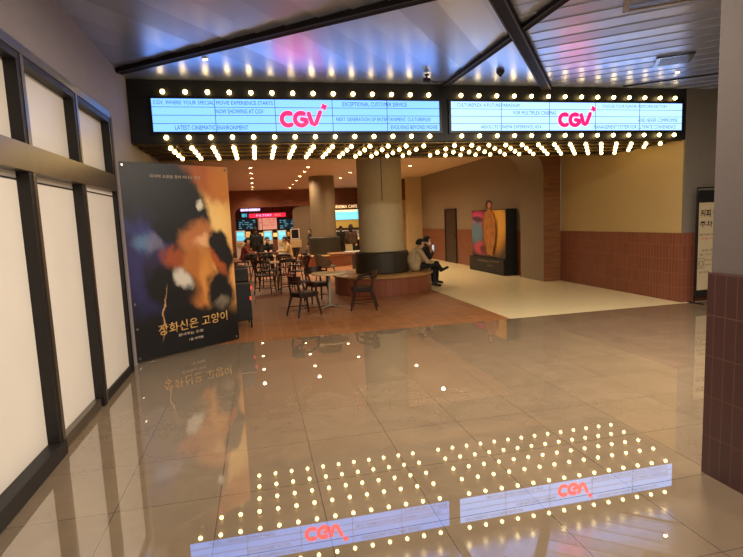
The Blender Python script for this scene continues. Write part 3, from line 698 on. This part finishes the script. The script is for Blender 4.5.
# shell chair by the far column
t = thing('shell_chair', 'grey moulded shell armchair in front of the far column bench', 'chair', (1.74, 13.5, 0), RAD(35))
bm = BM(); m = 15; A = []
for i in range(m):
    d = RAD(100+160*i/(m-1)); e = (1-abs(2*i/(m-1)-1)**2)
    A.append([bm.verts.new((.30*cos(d)*k, .29*sin(d)*k, z)) for k, z in ((.62, .40), (.95, .50), (1.06, .56+.20*e), (1.0, .56+.20*e), (.88, .51), (.58, .42))])
for a, b in zip(A, A[1:]):
    for j in range(6): bm.faces.new((a[j], a[(j+1) % 6], b[(j+1) % 6], b[j]))
bm.faces.new(A[0][::-1]); bm.faces.new(A[-1]); obj('shell_back', bm, m_shell, t, smooth=True)
obj('seat', lathe(BM(), [(0, .39), (.24, .39), (.27, .42), (.25, .45), (0, .455)], 28), m_shell, t, smooth=True)
for sx, sy in ((1, 1), (1, -1), (-1, 1), (-1, -1)):
    bm = BM(); tube(bm, [(.22*sx, .22*sy, 0), (.13*sx, .13*sy, .40)], [.011, .016], 8); obj('leg', bm, m_chair, t, smooth=True)
# long shared table between the columns
tb = thing('shared_table', 'orange-edged shared table with a solid grey base between the two columns', 'table', (2.72, 13.75, 0))
obj('table_top', rbox((-.86, -.36, .70), (.75, .36, .745), .015, 2), m_wood_o, tb, smooth=True)
obj('solid_base', rbox((-.18, -.26, .0), (.68, .26, .70), .012, 2), M('base_grey', (112, 92, 76), .5), tb)
t = tag(obj('paper_stack', rbox((-.36, -.20, 0), (.32, .20, .03), .005, 1), m_white, loc=(2.66, 13.68, .746)), 'white stack of papers lying on the shared table', 'papers')
t = thing('menu_stand', 'beige folded menu stand on the shared table behind the papers', 'menu stand', (2.47, 13.98, .746))
bm = BM(); prism(bm, [(-.05, 0), (-.04, 0), (.0, .20), (.0, .215)], 0, -.10, .10); obj('front_card', bm, m_kiosk, t)
bm = BM(); prism(bm, [(.05, 0), (.04, 0), (.0, .20), (.0, .215)], 0, -.10, .10); obj('rear_card', bm, m_kiosk, t)
# table and black cart half hidden behind the banner
t = thing('side_table', 'square orange-brown table against the left wall, half behind the movie banner', 'table', (-.95, 13.6, 0))
obj('table_top', rbox((-.5, -.75, .68), (.42, .75, .72), .012, 2), m_wood_o, t)
for sx, sy in ((1, 1), (1, -1), (-1, 1), (-1, -1)): obj('leg', box((.35*sx-.04-.02, .68*sy-.02, 0), (.35*sx-.04+.02, .68*sy+.02, .68)), m_chair, t)
ct = thing('service_cart', 'black boxy service cart standing behind the right edge of the movie banner', 'cart', (-.42, 8.25, 0), RAD(6))
obj('cart_body', rbox((-.24, -.22, .12), (.24, .26, .70), .015, 2), m_matblk, ct)
obj('upper_bin', rbox((-.23, -.21, .73), (.22, .25, .95), .02, 2), m_seat, ct)
obj('shelf_edge', box((-.25, -.235, .703), (.25, .27, .722)), m_steel, ct)
for sx, sy in ((-.22, -.2), (.22, -.2), (-.22, .24), (.22, .24)):
    bm = BM(); tube(bm, [(sx, sy, .0), (sx, sy, .13)], .013, 8); obj('leg', bm, m_black, ct, smooth=True)
for x, z in ((.245, .60), (.225, .44)): obj('red_lamp', rbox((x-.012, -.236, z), (x+.015, -.218, z+.06), .005, 1), EM('red_indicator', (220, 70, 60), .8), ct)

# ================================================================== SHOP BEHIND THE OPENING
def P2(x, y, Y): p = px(x, y, 1, Y); return p.x, p.z
def screen(name, label, cat, x0, y0, x1, y1, Y, mats, group=None, seed=0, rows_=5):
    """wall-hung display: dark case, lit face and printed rows; pixel box gives its place on plane Y"""
    (ax, az), (bx_, bz) = P2(x0, y1, Y), P2(x1, y0, Y); W2, H2 = bx_-ax, bz-az
    t = thing(name, label, cat, ((ax+bx_)/2, Y, az), 0, group)
    W2 -= .07; obj('case', box((-W2/2, 0, 0), (W2/2, .07, H2)), m_matblk, t)
    if az > .95:
        for xx in (-W2*.3, W2*.3): obj('hanger_rod', box((xx-.012, .02, H2), (xx+.012, .044, ZI-az)), m_matblk, t)
    else: obj('board_foot', box((-W2*.3, .01, .801-az), (W2*.3, .06, 0)), m_matblk, t)
    obj('display', box((-W2/2+.03, -.006, .03), (W2/2-.03, 0, H2-.03)), mats[0], t)
    rnd = random.Random(seed); bm = BM()
    for k in range(rows_):
        z = H2-.07-(H2-.12)*(k+.5)/rows_; x = -W2/2+.08
        while x < W2/2-.12:
            l = rnd.uniform(.06, .22); l = min(l, W2/2-.06-x)
            if rnd.random() < .75: bx(bm, (x, -.009, z-.012), (x+l, -.0062, z+.018))
            x += l+rnd.uniform(.03, .12)
    obj('menu_lines', bm, mats[1], t)
    return t
YM = YB+.9
e_dk = EM('menu_dark', (16, 40, 52), .5); e_tx = EM('menu_text', (110, 180, 200), .8); e_pk = EM('menu_photo', (222, 150, 128), .75); e_ph = EM('menu_photo_detail', (190, 84, 60), .7)
e_red = EM('lit_red', (235, 40, 70), 1.2); e_wh = EM('lit_white', (255, 236, 240), 1.3); e_lil = EM('lit_lilac', (220, 190, 250), 1.1); e_blue = EM('kiosk_blue', (96, 190, 226), 1.0); e_cy = EM('lit_cyan', (60, 180, 200), .8)
e_warm = EM('lit_menu_warm', (226, 186, 110), .7); e_sky = EM('lit_sky_blue', (120, 212, 246), 1.15); e_cream = EM('lit_cream', (250, 222, 170), .9)
screen('menu_screen', 'dark menu screen with blue text at the left above the ordering kiosks', 'screen', 237, 218, 257, 230.5, YM, (e_dk, e_tx), 'menu screens', 1)
screen('menu_screen', 'pale menu screen with a pinkish food picture in the middle of the three', 'screen', 257.3, 217, 277.7, 230.5, YM, (e_pk, e_ph), 'menu screens', 2, 4)
screen('menu_screen', 'dark menu screen with blue text at the right beside the grey pier', 'screen', 278, 217.5, 298, 230, YM, (e_dk, e_tx), 'menu screens', 3)
(ax, az), (bx_, bz) = P2(249, 218, YM-.1), P2(285.5, 212.5, YM-.1)
t = thing('shop_sign', 'bright red lit shop sign strip above the menu screens', 'sign', (ax, YM-.1, az))
obj('sign_box', box((0, 0, 0), (bx_-ax, .08, bz-az)), e_red, t)
for xx in (.2, .8): obj('hanger_rod', box(((bx_-ax)*xx-.012, .03, bz-az), ((bx_-ax)*xx+.012, .054, ZI-az)), m_matblk, t)
obj('lettering', text_mesh('FACTORY', (bx_-ax)*.42, (bz-az)*.5, .004, bold=.02), e_lil, t, loc=((bx_-ax)*.20, -.005, (bz-az)*.25))
obj('lettering', text_mesh('MENU', (bx_-ax)*.16, (bz-az)*.45, .004, bold=.02), EM('lit_orange', (255, 140, 110), 1), t, loc=((bx_-ax)*.70, -.005, (bz-az)*.28))
(ax, az), (bx_, bz) = P2(240.5, 211.5, YM-.2), P2(260, 208.3, YM-.2)
t = thing('shop_sign', 'white and lilac lit lettering hung at the top left corner of the opening', 'sign', (ax, YM-.2, az))
obj('hanger_rod', box(((bx_-ax)*.5-.01, .02, bz-az), ((bx_-ax)*.5+.01, .04, ZI-az)), m_matblk, t); obj('sign_box', box((0, .003, 0), (bx_-ax, .05, bz-az)), e_lil, t); obj('lettering', text_mesh('POPCORN', (bx_-ax)*.9, (bz-az)*.7, .003, bold=.02), e_wh, t, loc=((bx_-ax)*.05, 0, (bz-az)*.15))
screen('info_screen', 'small teal screen left of the red shop sign', 'screen', 240.5, 213, 248, 218, YM, (e_cy, e_tx), None, 5, 3)
# ordering kiosks along the counter
def kiosk(label, x, y0, y1, Y, wpx):
    (ax, az), (bx_, bz) = P2(x-wpx/2, y1, Y), P2(x+wpx/2, y0, Y); W2 = bx_-ax; cx = (ax+bx_)/2
    t = thing('ordering_kiosk', label, 'kiosk', (cx, Y, 0), 0, 'ordering kiosks')
    obj('kiosk_body', rbox((-W2/2-.05, 0, .06), (W2/2+.05, .14, bz+.04), .02, 2), m_white, t)
    obj('touch_screen', box((-W2/2, -.008, az), (W2/2, 0, bz)), e_blue, t)
    obj('screen_banner', box((-W2/2+.03, -.011, az+(bz-az)*.55), (W2/2-.03, -.0081, az+(bz-az)*.85)), e_sky, t)
    obj('foot_plate', rbox((-W2/2-.1, -.1, 0), (W2/2+.1, .24, .06), .01, 1), m_black, t)
    obj('card_reader', rbox((-W2/2+.02, -.06, az-.28), (W2/2-.1, 0, az-.08), .01, 1), m_kiosk, t)
for lab, x, y0, y1, wp in (('white ordering kiosk with blue screen at the left edge of the opening', 240.6, 231.5, 241, 7), ('white ordering kiosk with blue screen behind the seated person in black', 268, 231.5, 240.5, 6.4), ('white ordering kiosk with blue screen behind the person in tan', 282, 231, 239.5, 6.4)):
    kiosk(lab, x, y0, y1, YB-1.2, wp)
screen('price_board', 'warm lit price board between the first two kiosks', 'board', 245, 231, 251.5, 238, YB+.3, (e_warm, e_ph), 'price boards', 7, 3)
screen('price_board', 'warm lit price board left of the middle kiosk', 'board', 258, 232, 264.5, 237, YB+.3, (e_warm, e_cream), 'price boards', 8, 3)
screen('price_board', 'warm lit price board between the middle and right kiosks', 'board', 272, 232, 278.5, 237.5, YB+.3, (e_warm, e_cream), 'price boards', 9, 3)
screen('price_board', 'plain orange lit board right of the last kiosk', 'board', 286, 231, 291, 237, YB+.3, (EM('lit_board_orange', (176, 112, 40), .6), e_warm), 'price boards', 10, 2)
cx0, cx1 = xw(236, 245, YB), xw(300, 245, YB)
t = thing('service_counter', 'long dark wooden service counter under the menu screens', 'counter', ((cx0+cx1)/2, YB+.5, 0))
cw = (cx1-cx0)/2-.08
obj('counter_body', box((-cw, -.3, 0), (cw, .3, .76)), m_wood_d, t); obj('counter_top', rbox((-cw, -.34, .76), (cw, .34, .80), .01, 1), m_wood_o, t)
(ax, az), (bx_, bz) = P2(291.8, 238.5, YB-1.5), P2(298.3, 229.5, YB-1.5)
t = thing('poster_stand', 'black poster in a pale frame standing by the grey pier', 'poster stand', ((ax+bx_)/2, YB-1.5, 0)); W2 = bx_-ax
bm = BM()
for a, b in (((-W2/2-.05, 0, az-.05), (-W2/2, .05, bz+.05)), ((W2/2, 0, az-.05), (W2/2+.05, .05, bz+.05)), ((-W2/2, 0, bz), (W2/2, .05, bz+.05)), ((-W2/2, 0, az-.05), (W2/2, .05, az))): bx(bm, a, b)
obj('poster_frame', bm, m_white, t); obj('poster_sheet', box((-W2/2, .01, az), (W2/2, .04, bz)), M('poster_black', (26, 18, 24), .4, 0, .5, 6), t)
obj('lower_box', rbox((-W2/2-.08, -.02, .45), (W2/2+.12, .22, az-.08), .015, 1), m_kiosk, t)
obj('stand_foot', box((-.12, .0, 0), (.12, .2, .45)), m_matblk, t)
# snack counter between the columns
YK = 24.5
k0, k1 = xw(329, 225, YK)-.3, xw(362, 225, YK)+.3
t = thing('snack_counter', 'bright snack counter with glass display seen between the two columns', 'counter', ((k0+k1)/2, YK, 0)); hw = (k1-k0)/2
obj('counter_body', box((-hw, -.3, 0), (hw, .35, .86)), m_matblk, t)
obj('counter_top', rbox((-hw, -.36, .86), (hw, .4, .92), .01, 1), m_white, t)
obj('display_glow', box((-hw+.05, -.315, .70), (hw-.05, -.301, .84)), e_warm, t)
obj('glass_case', rbox((-hw*.8, -.12, .93), (hw*.9, .25, 1.16), .01, 1), M('pale_case', (206, 210, 222), .2, 0, .05), t)
def z_at(y): return px(345, y, 1, YK+.9).z
b0, b1 = xw(329, 225, YK+.9)-.2, xw(361, 225, YK+.9)+.2
t = thing('menu_lightbox', 'long sky blue lit menu lightbox above the snack counter', 'sign', ((b0+b1)/2, YK+.9, z_at(219.5))); hw2 = (b1-b0)/2
obj('lit_face', box((-hw2, -.01, 0), (hw2, .0, z_at(210)-z_at(219.5))), e_sky, t); obj('case', box((-hw2, .0, -.02), (hw2, .08, z_at(210)-z_at(219.5)+.02)), m_white, t)
t = thing('wall_panel', 'warm backlit tan panel under the sky blue lightbox', 'panel', ((b0+b1)/2, YK+.95, z_at(228))); obj('lit_face', box((-hw2, -.01, 0), (hw2, 0, z_at(220)-z_at(228))), EM('lit_tan', (176, 136, 60), .7), t); obj('panel_back', box((-hw2, 0, 0), (hw2, .04, z_at(220)-z_at(228))), m_kiosk, t)
zz = px(345, 208, 1, YK+.7)
x0_, x1_ = xw(333, 207, YK+.7), xw(357, 207, YK+.7)
t = thing('shop_sign', 'warm glowing letters hung above the sky blue lightbox', 'sign', (x0_, YK+.7, zz.z)); obj('lettering', text_mesh('CINEMA CAFE', x1_-x0_, .15, .01, bold=.02), e_cream, t)
obj('back_bar', box((-.2, .015, -.02), (x1_-x0_+.2, .04, .17)), m_wood_d, t)
for xx in (.05, .95): obj('hanger_rod', box(((x1_-x0_)*xx-.01, .018, .17), ((x1_-x0_)*xx+.01, .036, ZI-zz.z)), m_matblk, t)
rnd = random.Random(4)
for i in range(9):
    x = x0_+.1+i*(x1_-x0_-.2)/8
    t = thing('pendant_bulb', 'small warm pendant bulb hanging over the snack counter', 'lamp', (x, YK+.55, zz.z-.14), 0, 'pendants over the snack counter')
    obj('bulb', ico(.055, 2), EM('pendant_glow', (255, 196, 120), 1.6), t, smooth=True)
    bm = BM(); tube(bm, [(0, 0, .05), (0, 0, ZI-zz.z+.14)], .006, 6); obj('cord', bm, m_matblk, t)

# ================================================================== PEOPLE
def seg_mesh(bm, a, b, ra, rb, n=12):
    a, b = Vector(a), Vector(b); t = b-a; L = t.length
    t = t.normalized() if L > 1e-6 else Vector((0, 0, 1))
    up_ = Vector((0, 0, 1)) if abs(t.z) < .9 else Vector((1, 0, 0)); s = t.cross(up_).normalized(); u = s.cross(t)
    rings = []
    for k in range(1, 4): ang = pi/2*k/3; rings.append((a-t*ra*cos(ang), ra*sin(ang)))
    for k in range(3, 0, -1): ang = pi/2*k/3; rings.append((b+t*rb*cos(ang), rb*sin(ang)))
    R2 = [[bm.verts.new(c+(s*cos(2*pi*j/n)+u*sin(2*pi*j/n))*r) for j in range(n)] for c, r in rings]
    for A, B in zip(R2, R2[1:]):
        for j in range(n): bm.faces.new((A[j], A[(j+1) % n], B[(j+1) % n], B[j]))
    v0 = bm.verts.new(a-t*ra); v1 = bm.verts.new(b+t*rb)
    for j in range(n): bm.faces.new((v0, R2[0][(j+1) % n], R2[0][j])); bm.faces.new((v1, R2[-1][j], R2[-1][(j+1) % n]))
def ell_mesh(bm, c, r, q=None):
    b2 = BM(); bmesh.ops.create_uvsphere(b2, u_segments=20, v_segments=14, radius=1); bmesh.ops.scale(b2, vec=r, verts=b2.verts)
    if q is not None: bmesh.ops.rotate(b2, cent=(0, 0, 0), matrix=q, verts=b2.verts)
    bmesh.ops.translate(b2, vec=c, verts=b2.verts); me = bpy.data.meshes.new('tmp'); b2.to_mesh(me); b2.free(); bm.from_mesh(me); bpy.data.meshes.remove(me)
def person(label, loc, rotz, J, mats, hairspec, voxel=.012, extra=(), scale=.92):
    """J: joints in metres, facing +X. One voxel-merged skin for body and clothes, coloured by the nearest limb; hair is a child"""
    V = {k: Vector(v) for k, v in J.items()}
    prims = []                                              # (a, b, ra, rb, tag)
    def cap(a, b, ra, rb, tg): prims.append((Vector(a), Vector(b), ra, rb, tg))
    pe, ch, nk, hd = V['pelvis'], V['chest'], V['neck'], V['head']
    side = Vector((0, 1, 0))
    for s in (-1, 1):
        cap(pe+side*.08*s, pe+side*.075*s+(ch-pe)*.45, .115, .11, 'coat'); cap(pe+side*.075*s+(ch-pe)*.4, ch+side*.085*s, .112, .12, 'coat')
        cap(ch+side*.07*s, V['sh'+('L' if s > 0 else 'R')], .105, .075, 'coat')
    cap(ch, nk, .11, .065, 'coat'); cap(nk, hd-(hd-nk)*.35, .052, .05, 'skin')
    f = V.get('look', Vector((1, 0, 0))).normalized(); up_ = (Vector((0, 0, 1))-f*f.z).normalized(); sd = up_.cross(f)
    cap(hd+up_*.025-f*.012, hd+up_*.03+f*.008, .085, .08, 'skin'); cap(hd+f*.03-up_*.05, hd+f*.035-up_*.06, .058, .045, 'skin')
    cap(hd+f*.082+up_*.012, hd+f*.10-up_*.018, .010, .014, 'skin')
    for s in (-1, 1): cap(hd+sd*.082*s-up_*.01, hd+sd*.084*s+up_*.02, .014, .016, 'skin')
    for S_ in 'LR':
        s = 1 if S_ == 'L' else -1
        cap(V['sh'+S_], V['el'+S_], .072, .055, 'coat'); cap(V['el'+S_], V['wr'+S_], .055, .040, 'coat')
        wr = V['wr'+S_]; hdv = (V['hand'+S_]-wr).normalized(); pn = V.get('palm'+S_, Vector((0, 0, -1))).normalized(); pn = (pn-hdv*pn.dot(hdv)).normalized(); ac = hdv.cross(pn)
        cap(wr, wr+hdv*.03, .028, .028, 'skin')
        for k in range(4):
            o_ = ac*(.030-.02*k); st = wr+hdv*.03+o_; kn = wr+hdv*.085+o_*1.1; cap(st, kn, .015, .012, 'skin')
            ln = (.036, .042, .039, .030)[k]; m_ = kn+(hdv*.8+pn*.6).normalized()*ln; cap(kn, m_, .0105, .0095, 'skin'); cap(m_, m_+(hdv*.25+pn).normalized()*ln*.7, .0095, .008, 'skin')
        th = wr+hdv*.035+ac*.034; t2 = th+(hdv*.7+ac*.8+pn*.3).normalized()*.035; cap(th, t2, .014, .011, 'skin'); cap(t2, t2+(hdv+pn*.5).normalized()*.03, .011, .009, 'skin')
        cap(pe+side*.085*s, V['kn'+S_], .098, .066, 'pants'); cap(V['kn'+S_], V['an'+S_], .066, .046, 'pants')
        an, to = V['an'+S_], V['to'+S_]; d = (to-an); cap(an-d*.22, to, .042, .036, 'shoe'); cap(an, an-d*.1, .045, .045, 'shoe')
    for e in extra: cap(*e)
    bm = BM()
    for a, b, ra, rb, tg in prims: seg_mesh(bm, a, b, ra, rb)
    me = bpy.data.meshes.new('person_body'); bm.to_mesh(me); bm.free()
    o = bpy.data.objects.new('person_tmp', me); COL.objects.link(o)
    md = o.modifiers.new('r', 'REMESH'); md.mode = 'VOXEL'; md.voxel_size = voxel
    sm = o.modifiers.new('s', 'SMOOTH'); sm.iterations = 2; sm.factor = .4
    dg = bpy.context.evaluated_depsgraph_get(); dg.update()
    body = bpy.data.meshes.new_from_object(o.evaluated_get(dg)); bpy.data.objects.remove(o)
    tags = ['skin', 'coat', 'pants', 'shoe', 'mask', 'lining']
    body.materials.clear()
    mi = []
    pr = [(a, b-a, max(1e-9, (b-a).length_squared), ra, rb, tags.index(tg)) for a, b, ra, rb, tg in prims]
    for p in body.polygons:
        c = p.center; best = 9; bi = 0
        for a, d, l2, ra, rb, ti in pr:
            t_ = (c-a).dot(d)/l2; t_ = 0 if t_ < 0 else 1 if t_ > 1 else t_
            ds = (c-a-d*t_).length-(ra+(rb-ra)*t_)
            if ds < best: best = ds; bi = ti
        mi.append(bi)
    body.polygons.foreach_set('material_index', mi)
    root = thing('person', label, 'person', loc, rotz); root.scale = (scale,)*3
    ob = obj('body', body, [mats.get(k, mats['coat']) for k in tags], root, smooth=False)
    body.polygons.foreach_set('use_smooth', [True]*len(body.polygons))
    body.polygons.foreach_set('material_index', mi)
    # hair: a shell that leaves the face free
    hm, long_ = hairspec
    bm = BM(); ell_mesh(bm, (0, 0, 0), (1, 1, 1))
    for v in list(bm.verts):
        c = v.co
        if c.x > .30 and c.z < .55-.2*abs(c.y) or c.z < (-.45 if not long_ else -1.2): bm.verts.remove(v)
    rot = Matrix((f, sd, up_)).transposed()
    for v in bm.verts:
        k = .006*sin(v.co.x*37+v.co.y*29)+.004*sin(v.co.z*53)
        q = Vector((v.co.x*(.108+k), v.co.y*(.100+k), v.co.z*(.115+k)))
        if long_ and v.co.z < -.1: q.z -= (-v.co.z-.1)*long_; q.x -= .01
        v.co = rot @ q+hd+up_*.018-f*.014
    ho = obj('hair', bm, hm, root, smooth=True)
    sol = ho.modifiers.new('thick', 'SOLIDIFY'); sol.thickness = .02; sol.offset = -1
    # eyes
    for s in (-1, 1):
        bm = BM(); bmesh.ops.create_icosphere(bm, subdivisions=1, radius=.011); obj('eye', bm, m_matblk, root, loc=hd+f*.080+sd*.032*s+up_*.022)
    if 'mask' not in [e[4] for e in extra]:
        bm = BM(); bmesh.ops.create_icosphere(bm, subdivisions=1, radius=1); bmesh.ops.scale(bm, vec=(.008, .02, .006), verts=bm.verts); mo = obj('mouth', bm, m_lip2, root, loc=hd+f*.084-up_*.052); mo.rotation_euler = (0, 0, math.atan2(f.y, f.x))
    return root
m_lip2 = M('lips', (150, 84, 74), .5)
skin = M('skin', (206, 160, 130), .5, 0, .05); h_blk = M('black_hair', (18, 15, 14), .8, 0, .3, 60); h_brn = M('brown_hair', (44, 30, 24), .8, 0, .3, 60)
cloth = lambda n, c: M(n, c, .85, 0, .14, 30, .2)
c_tan = cloth('tan_wool', (172, 150, 114)); c_blk = cloth('black_wool', (24, 23, 24)); c_navy = cloth('dark_trousers', (22, 21, 24)); c_shoe = M('black_shoe', (18, 16, 16), .4); c_red = cloth('dark_red_knit', (110, 40, 34)); c_cream = cloth('cream_coat', (186, 156, 108)); c_brn = cloth('brown_coat', (78, 56, 42))
m_mask = M('white_mask', (232, 230, 226), .7)
def ms(coat, pants=None): return {'skin': skin, 'coat': coat, 'pants': pants or c_navy, 'shoe': c_shoe, 'mask': m_mask, 'lining': c_blk}
# two people on the bench: joints relative to the seat point (feet reach the floor); bench top is .42 -> .457 before the .92 scale
SB = .42/.92
J1 = dict(pelvis=(0, 0, SB+.115), chest=(.05, 0, SB+.40), neck=(.10, 0, SB+.555), head=(.155, -.01, SB+.655), look=(1, -.05, -.35),
          shL=(.07, .18, SB+.48), shR=(.07, -.18, SB+.48), elL=(.20, .25, SB+.25), elR=(.22, -.25, SB+.24), wrL=(.42, .10, SB+.20), wrR=(.45, -.12, SB+.20), handL=(.55, .04, SB+.17), handR=(.58, -.04, SB+.17),
          knL=(.53, .10, SB+.10), knR=(.50, -.12, SB+.17), anL=(.54, .10, .085), anR=(.74, .06, SB-.02), toL=(.70, .10, .045), toR=(.90, .08, SB+.03))
b1 = px(424, 272, 1, 10.92)
person('person in a tan coat sitting hunched on the round bench with crossed legs', (3.40, 10.86, 0), RAD(4), J1, ms(c_tan), (h_blk, 0), .008,
       extra=[(Vector((-.04, .07, SB+.13)), Vector((-.04, -.07, SB+.13)), .13, .13, 'coat'), (Vector((-.06, .0, SB+.28)), Vector((-.01, 0, SB+.38)), .155, .155, 'coat'), (Vector((.085, 0, SB+.53)), Vector((.095, 0, SB+.55)), .08, .07, 'coat')])
J2 = dict(pelvis=(0, 0, SB+.115), chest=(.08, 0, SB+.42), neck=(.17, 0, SB+.58), head=(.245, 0, SB+.69), look=(1, -.1, -.30),
          shL=(.12, .17, SB+.50), shR=(.12, -.17, SB+.50), elL=(.16, .22, SB+.26), elR=(.18, -.22, SB+.27), wrL=(.34, .08, SB+.36), wrR=(.36, -.06, SB+.37), handL=(.44, .03, SB+.43), handR=(.46, -.01, SB+.44), palmL=(0, -1, .2), palmR=(0, 1, .2),
          knL=(.46, .10, SB+.10), knR=(.46, -.10, SB+.10), anL=(.42, .10, .085), anR=(.44, -.10, .085), toL=(.58, .11, .045), toR=(.60, -.11, .045))
hd2 = Vector(J2['head'])
person('person in black with a white face mask holding a phone on the round bench', (3.70, 11.45, 0), RAD(12), J2, ms(c_blk), (h_blk, 0), .008,
       extra=[(hd2+Vector((.045, .0, -.045)), hd2+Vector((.055, 0, -.06)), .056, .05, 'mask')])
t = thing('smartphone', 'white smartphone held by the masked person on the bench', 'phone', (3.70+.425*.92, 11.45+.075, (SB+.415)*.92), RAD(10))
obj('phone_body', rbox((-.02, -.045, .0), (-.005, .045, .15), .004, 2), m_white, t); obj('phone_screen', box((-.0225, -.041, .006), (-.0201, .041, .144)), EM('phone_glow', (190, 205, 225), .9), t)
# people further back
def sit(h=SB): 
    return dict(pelvis=(0, 0, h+.115), chest=(.06, 0, h+.42), neck=(.12, 0, h+.59), head=(.18, 0, h+.71), look=(1, 0, -.3), shL=(.08, .17, h+.5), shR=(.08, -.17, h+.5), elL=(.20, .24, h+.29), elR=(.20, -.24, h+.29), wrL=(.40, .12, h+.31), wrR=(.40, -.12, h+.31), handL=(.5, .08, h+.30), handR=(.5, -.08, h+.30),
                knL=(.44, .10, h+.09), knR=(.44, -.10, h+.09), anL=(.42, .10, .085), anR=(.42, -.10, .085), toL=(.57, .11, .045), toR=(.57, -.11, .045))
def stand(lean=0.0):
    return dict(pelvis=(0, 0, .92), chest=(.02, 0, 1.24), neck=(.03, 0, 1.42), head=(.06, 0, 1.55), look=(1, 0, -.15), shL=(.02, .18, 1.34), shR=(.02, -.18, 1.34), elL=(-.02, .24, 1.07), elR=(-.02, -.24, 1.07), wrL=(.12, .22, .86), wrR=(.10, -.22, .86), handL=(.16, .21, .77), handR=(.14, -.21, .77),
                knL=(.03, .10, .48), knR=(.02, -.10, .48), anL=(0, .11, .085), anR=(-.04, -.11, .085), toL=(.16, .13, .045), toR=(.12, -.13, .045))
def seat_for(x, y, a, lab):
    return dup(sp, (x, y, 0), RAD(a), lab)
pt = (( 1.02, 17.1, 182, 'person in a cream coat with black hair sitting at the far dark table', c_cream, h_blk), (.30, 17.82, -88, 'person in black with a fringe sitting behind the far dark table', c_blk, h_blk), (-.50, 16.95, 3, 'person in a dark red jumper sitting left of the far dark table', c_red, h_blk))
for x, y, a, lab, cl, hr in pt:
    person(lab, (x, y, 0), RAD(a), sit(.435/.87+.01), ms(cl), (hr, 0), .014, scale=.87)
    seat_for(x-.02*cos(RAD(a)), y-.02*sin(RAD(a)), a, 'dark spindle-back chair under the '+lab.split(' sitting')[0])
q = px(255.5, 232, 1, 19.6); person('person in black standing before the ordering kiosks behind the seated group', (q.x, 19.6, 0), RAD(95), stand(), ms(c_blk), (h_blk, 0), .014, scale=.90)
q = px(351, 232, 1, 19.2); person('person with long dark hair and brown coat standing by the snack counter', (q.x, 19.2, 0), RAD(88), stand(), ms(c_brn), (h_brn, .22), .014, scale=.88)
q = px(341, 232, 1, 21.5); person('person in black seen from behind between the two columns', (q.x, 21.5, 0), RAD(92), stand(), ms(c_blk), (h_blk, 0), .014, scale=.84)
q = px(311, 240, 1, 20.8); person('person in dark clothes standing at the left edge of the far column', (q.x, 20.8, 0), RAD(200), stand(), ms(c_blk), (h_blk, 0), .014, scale=.80)
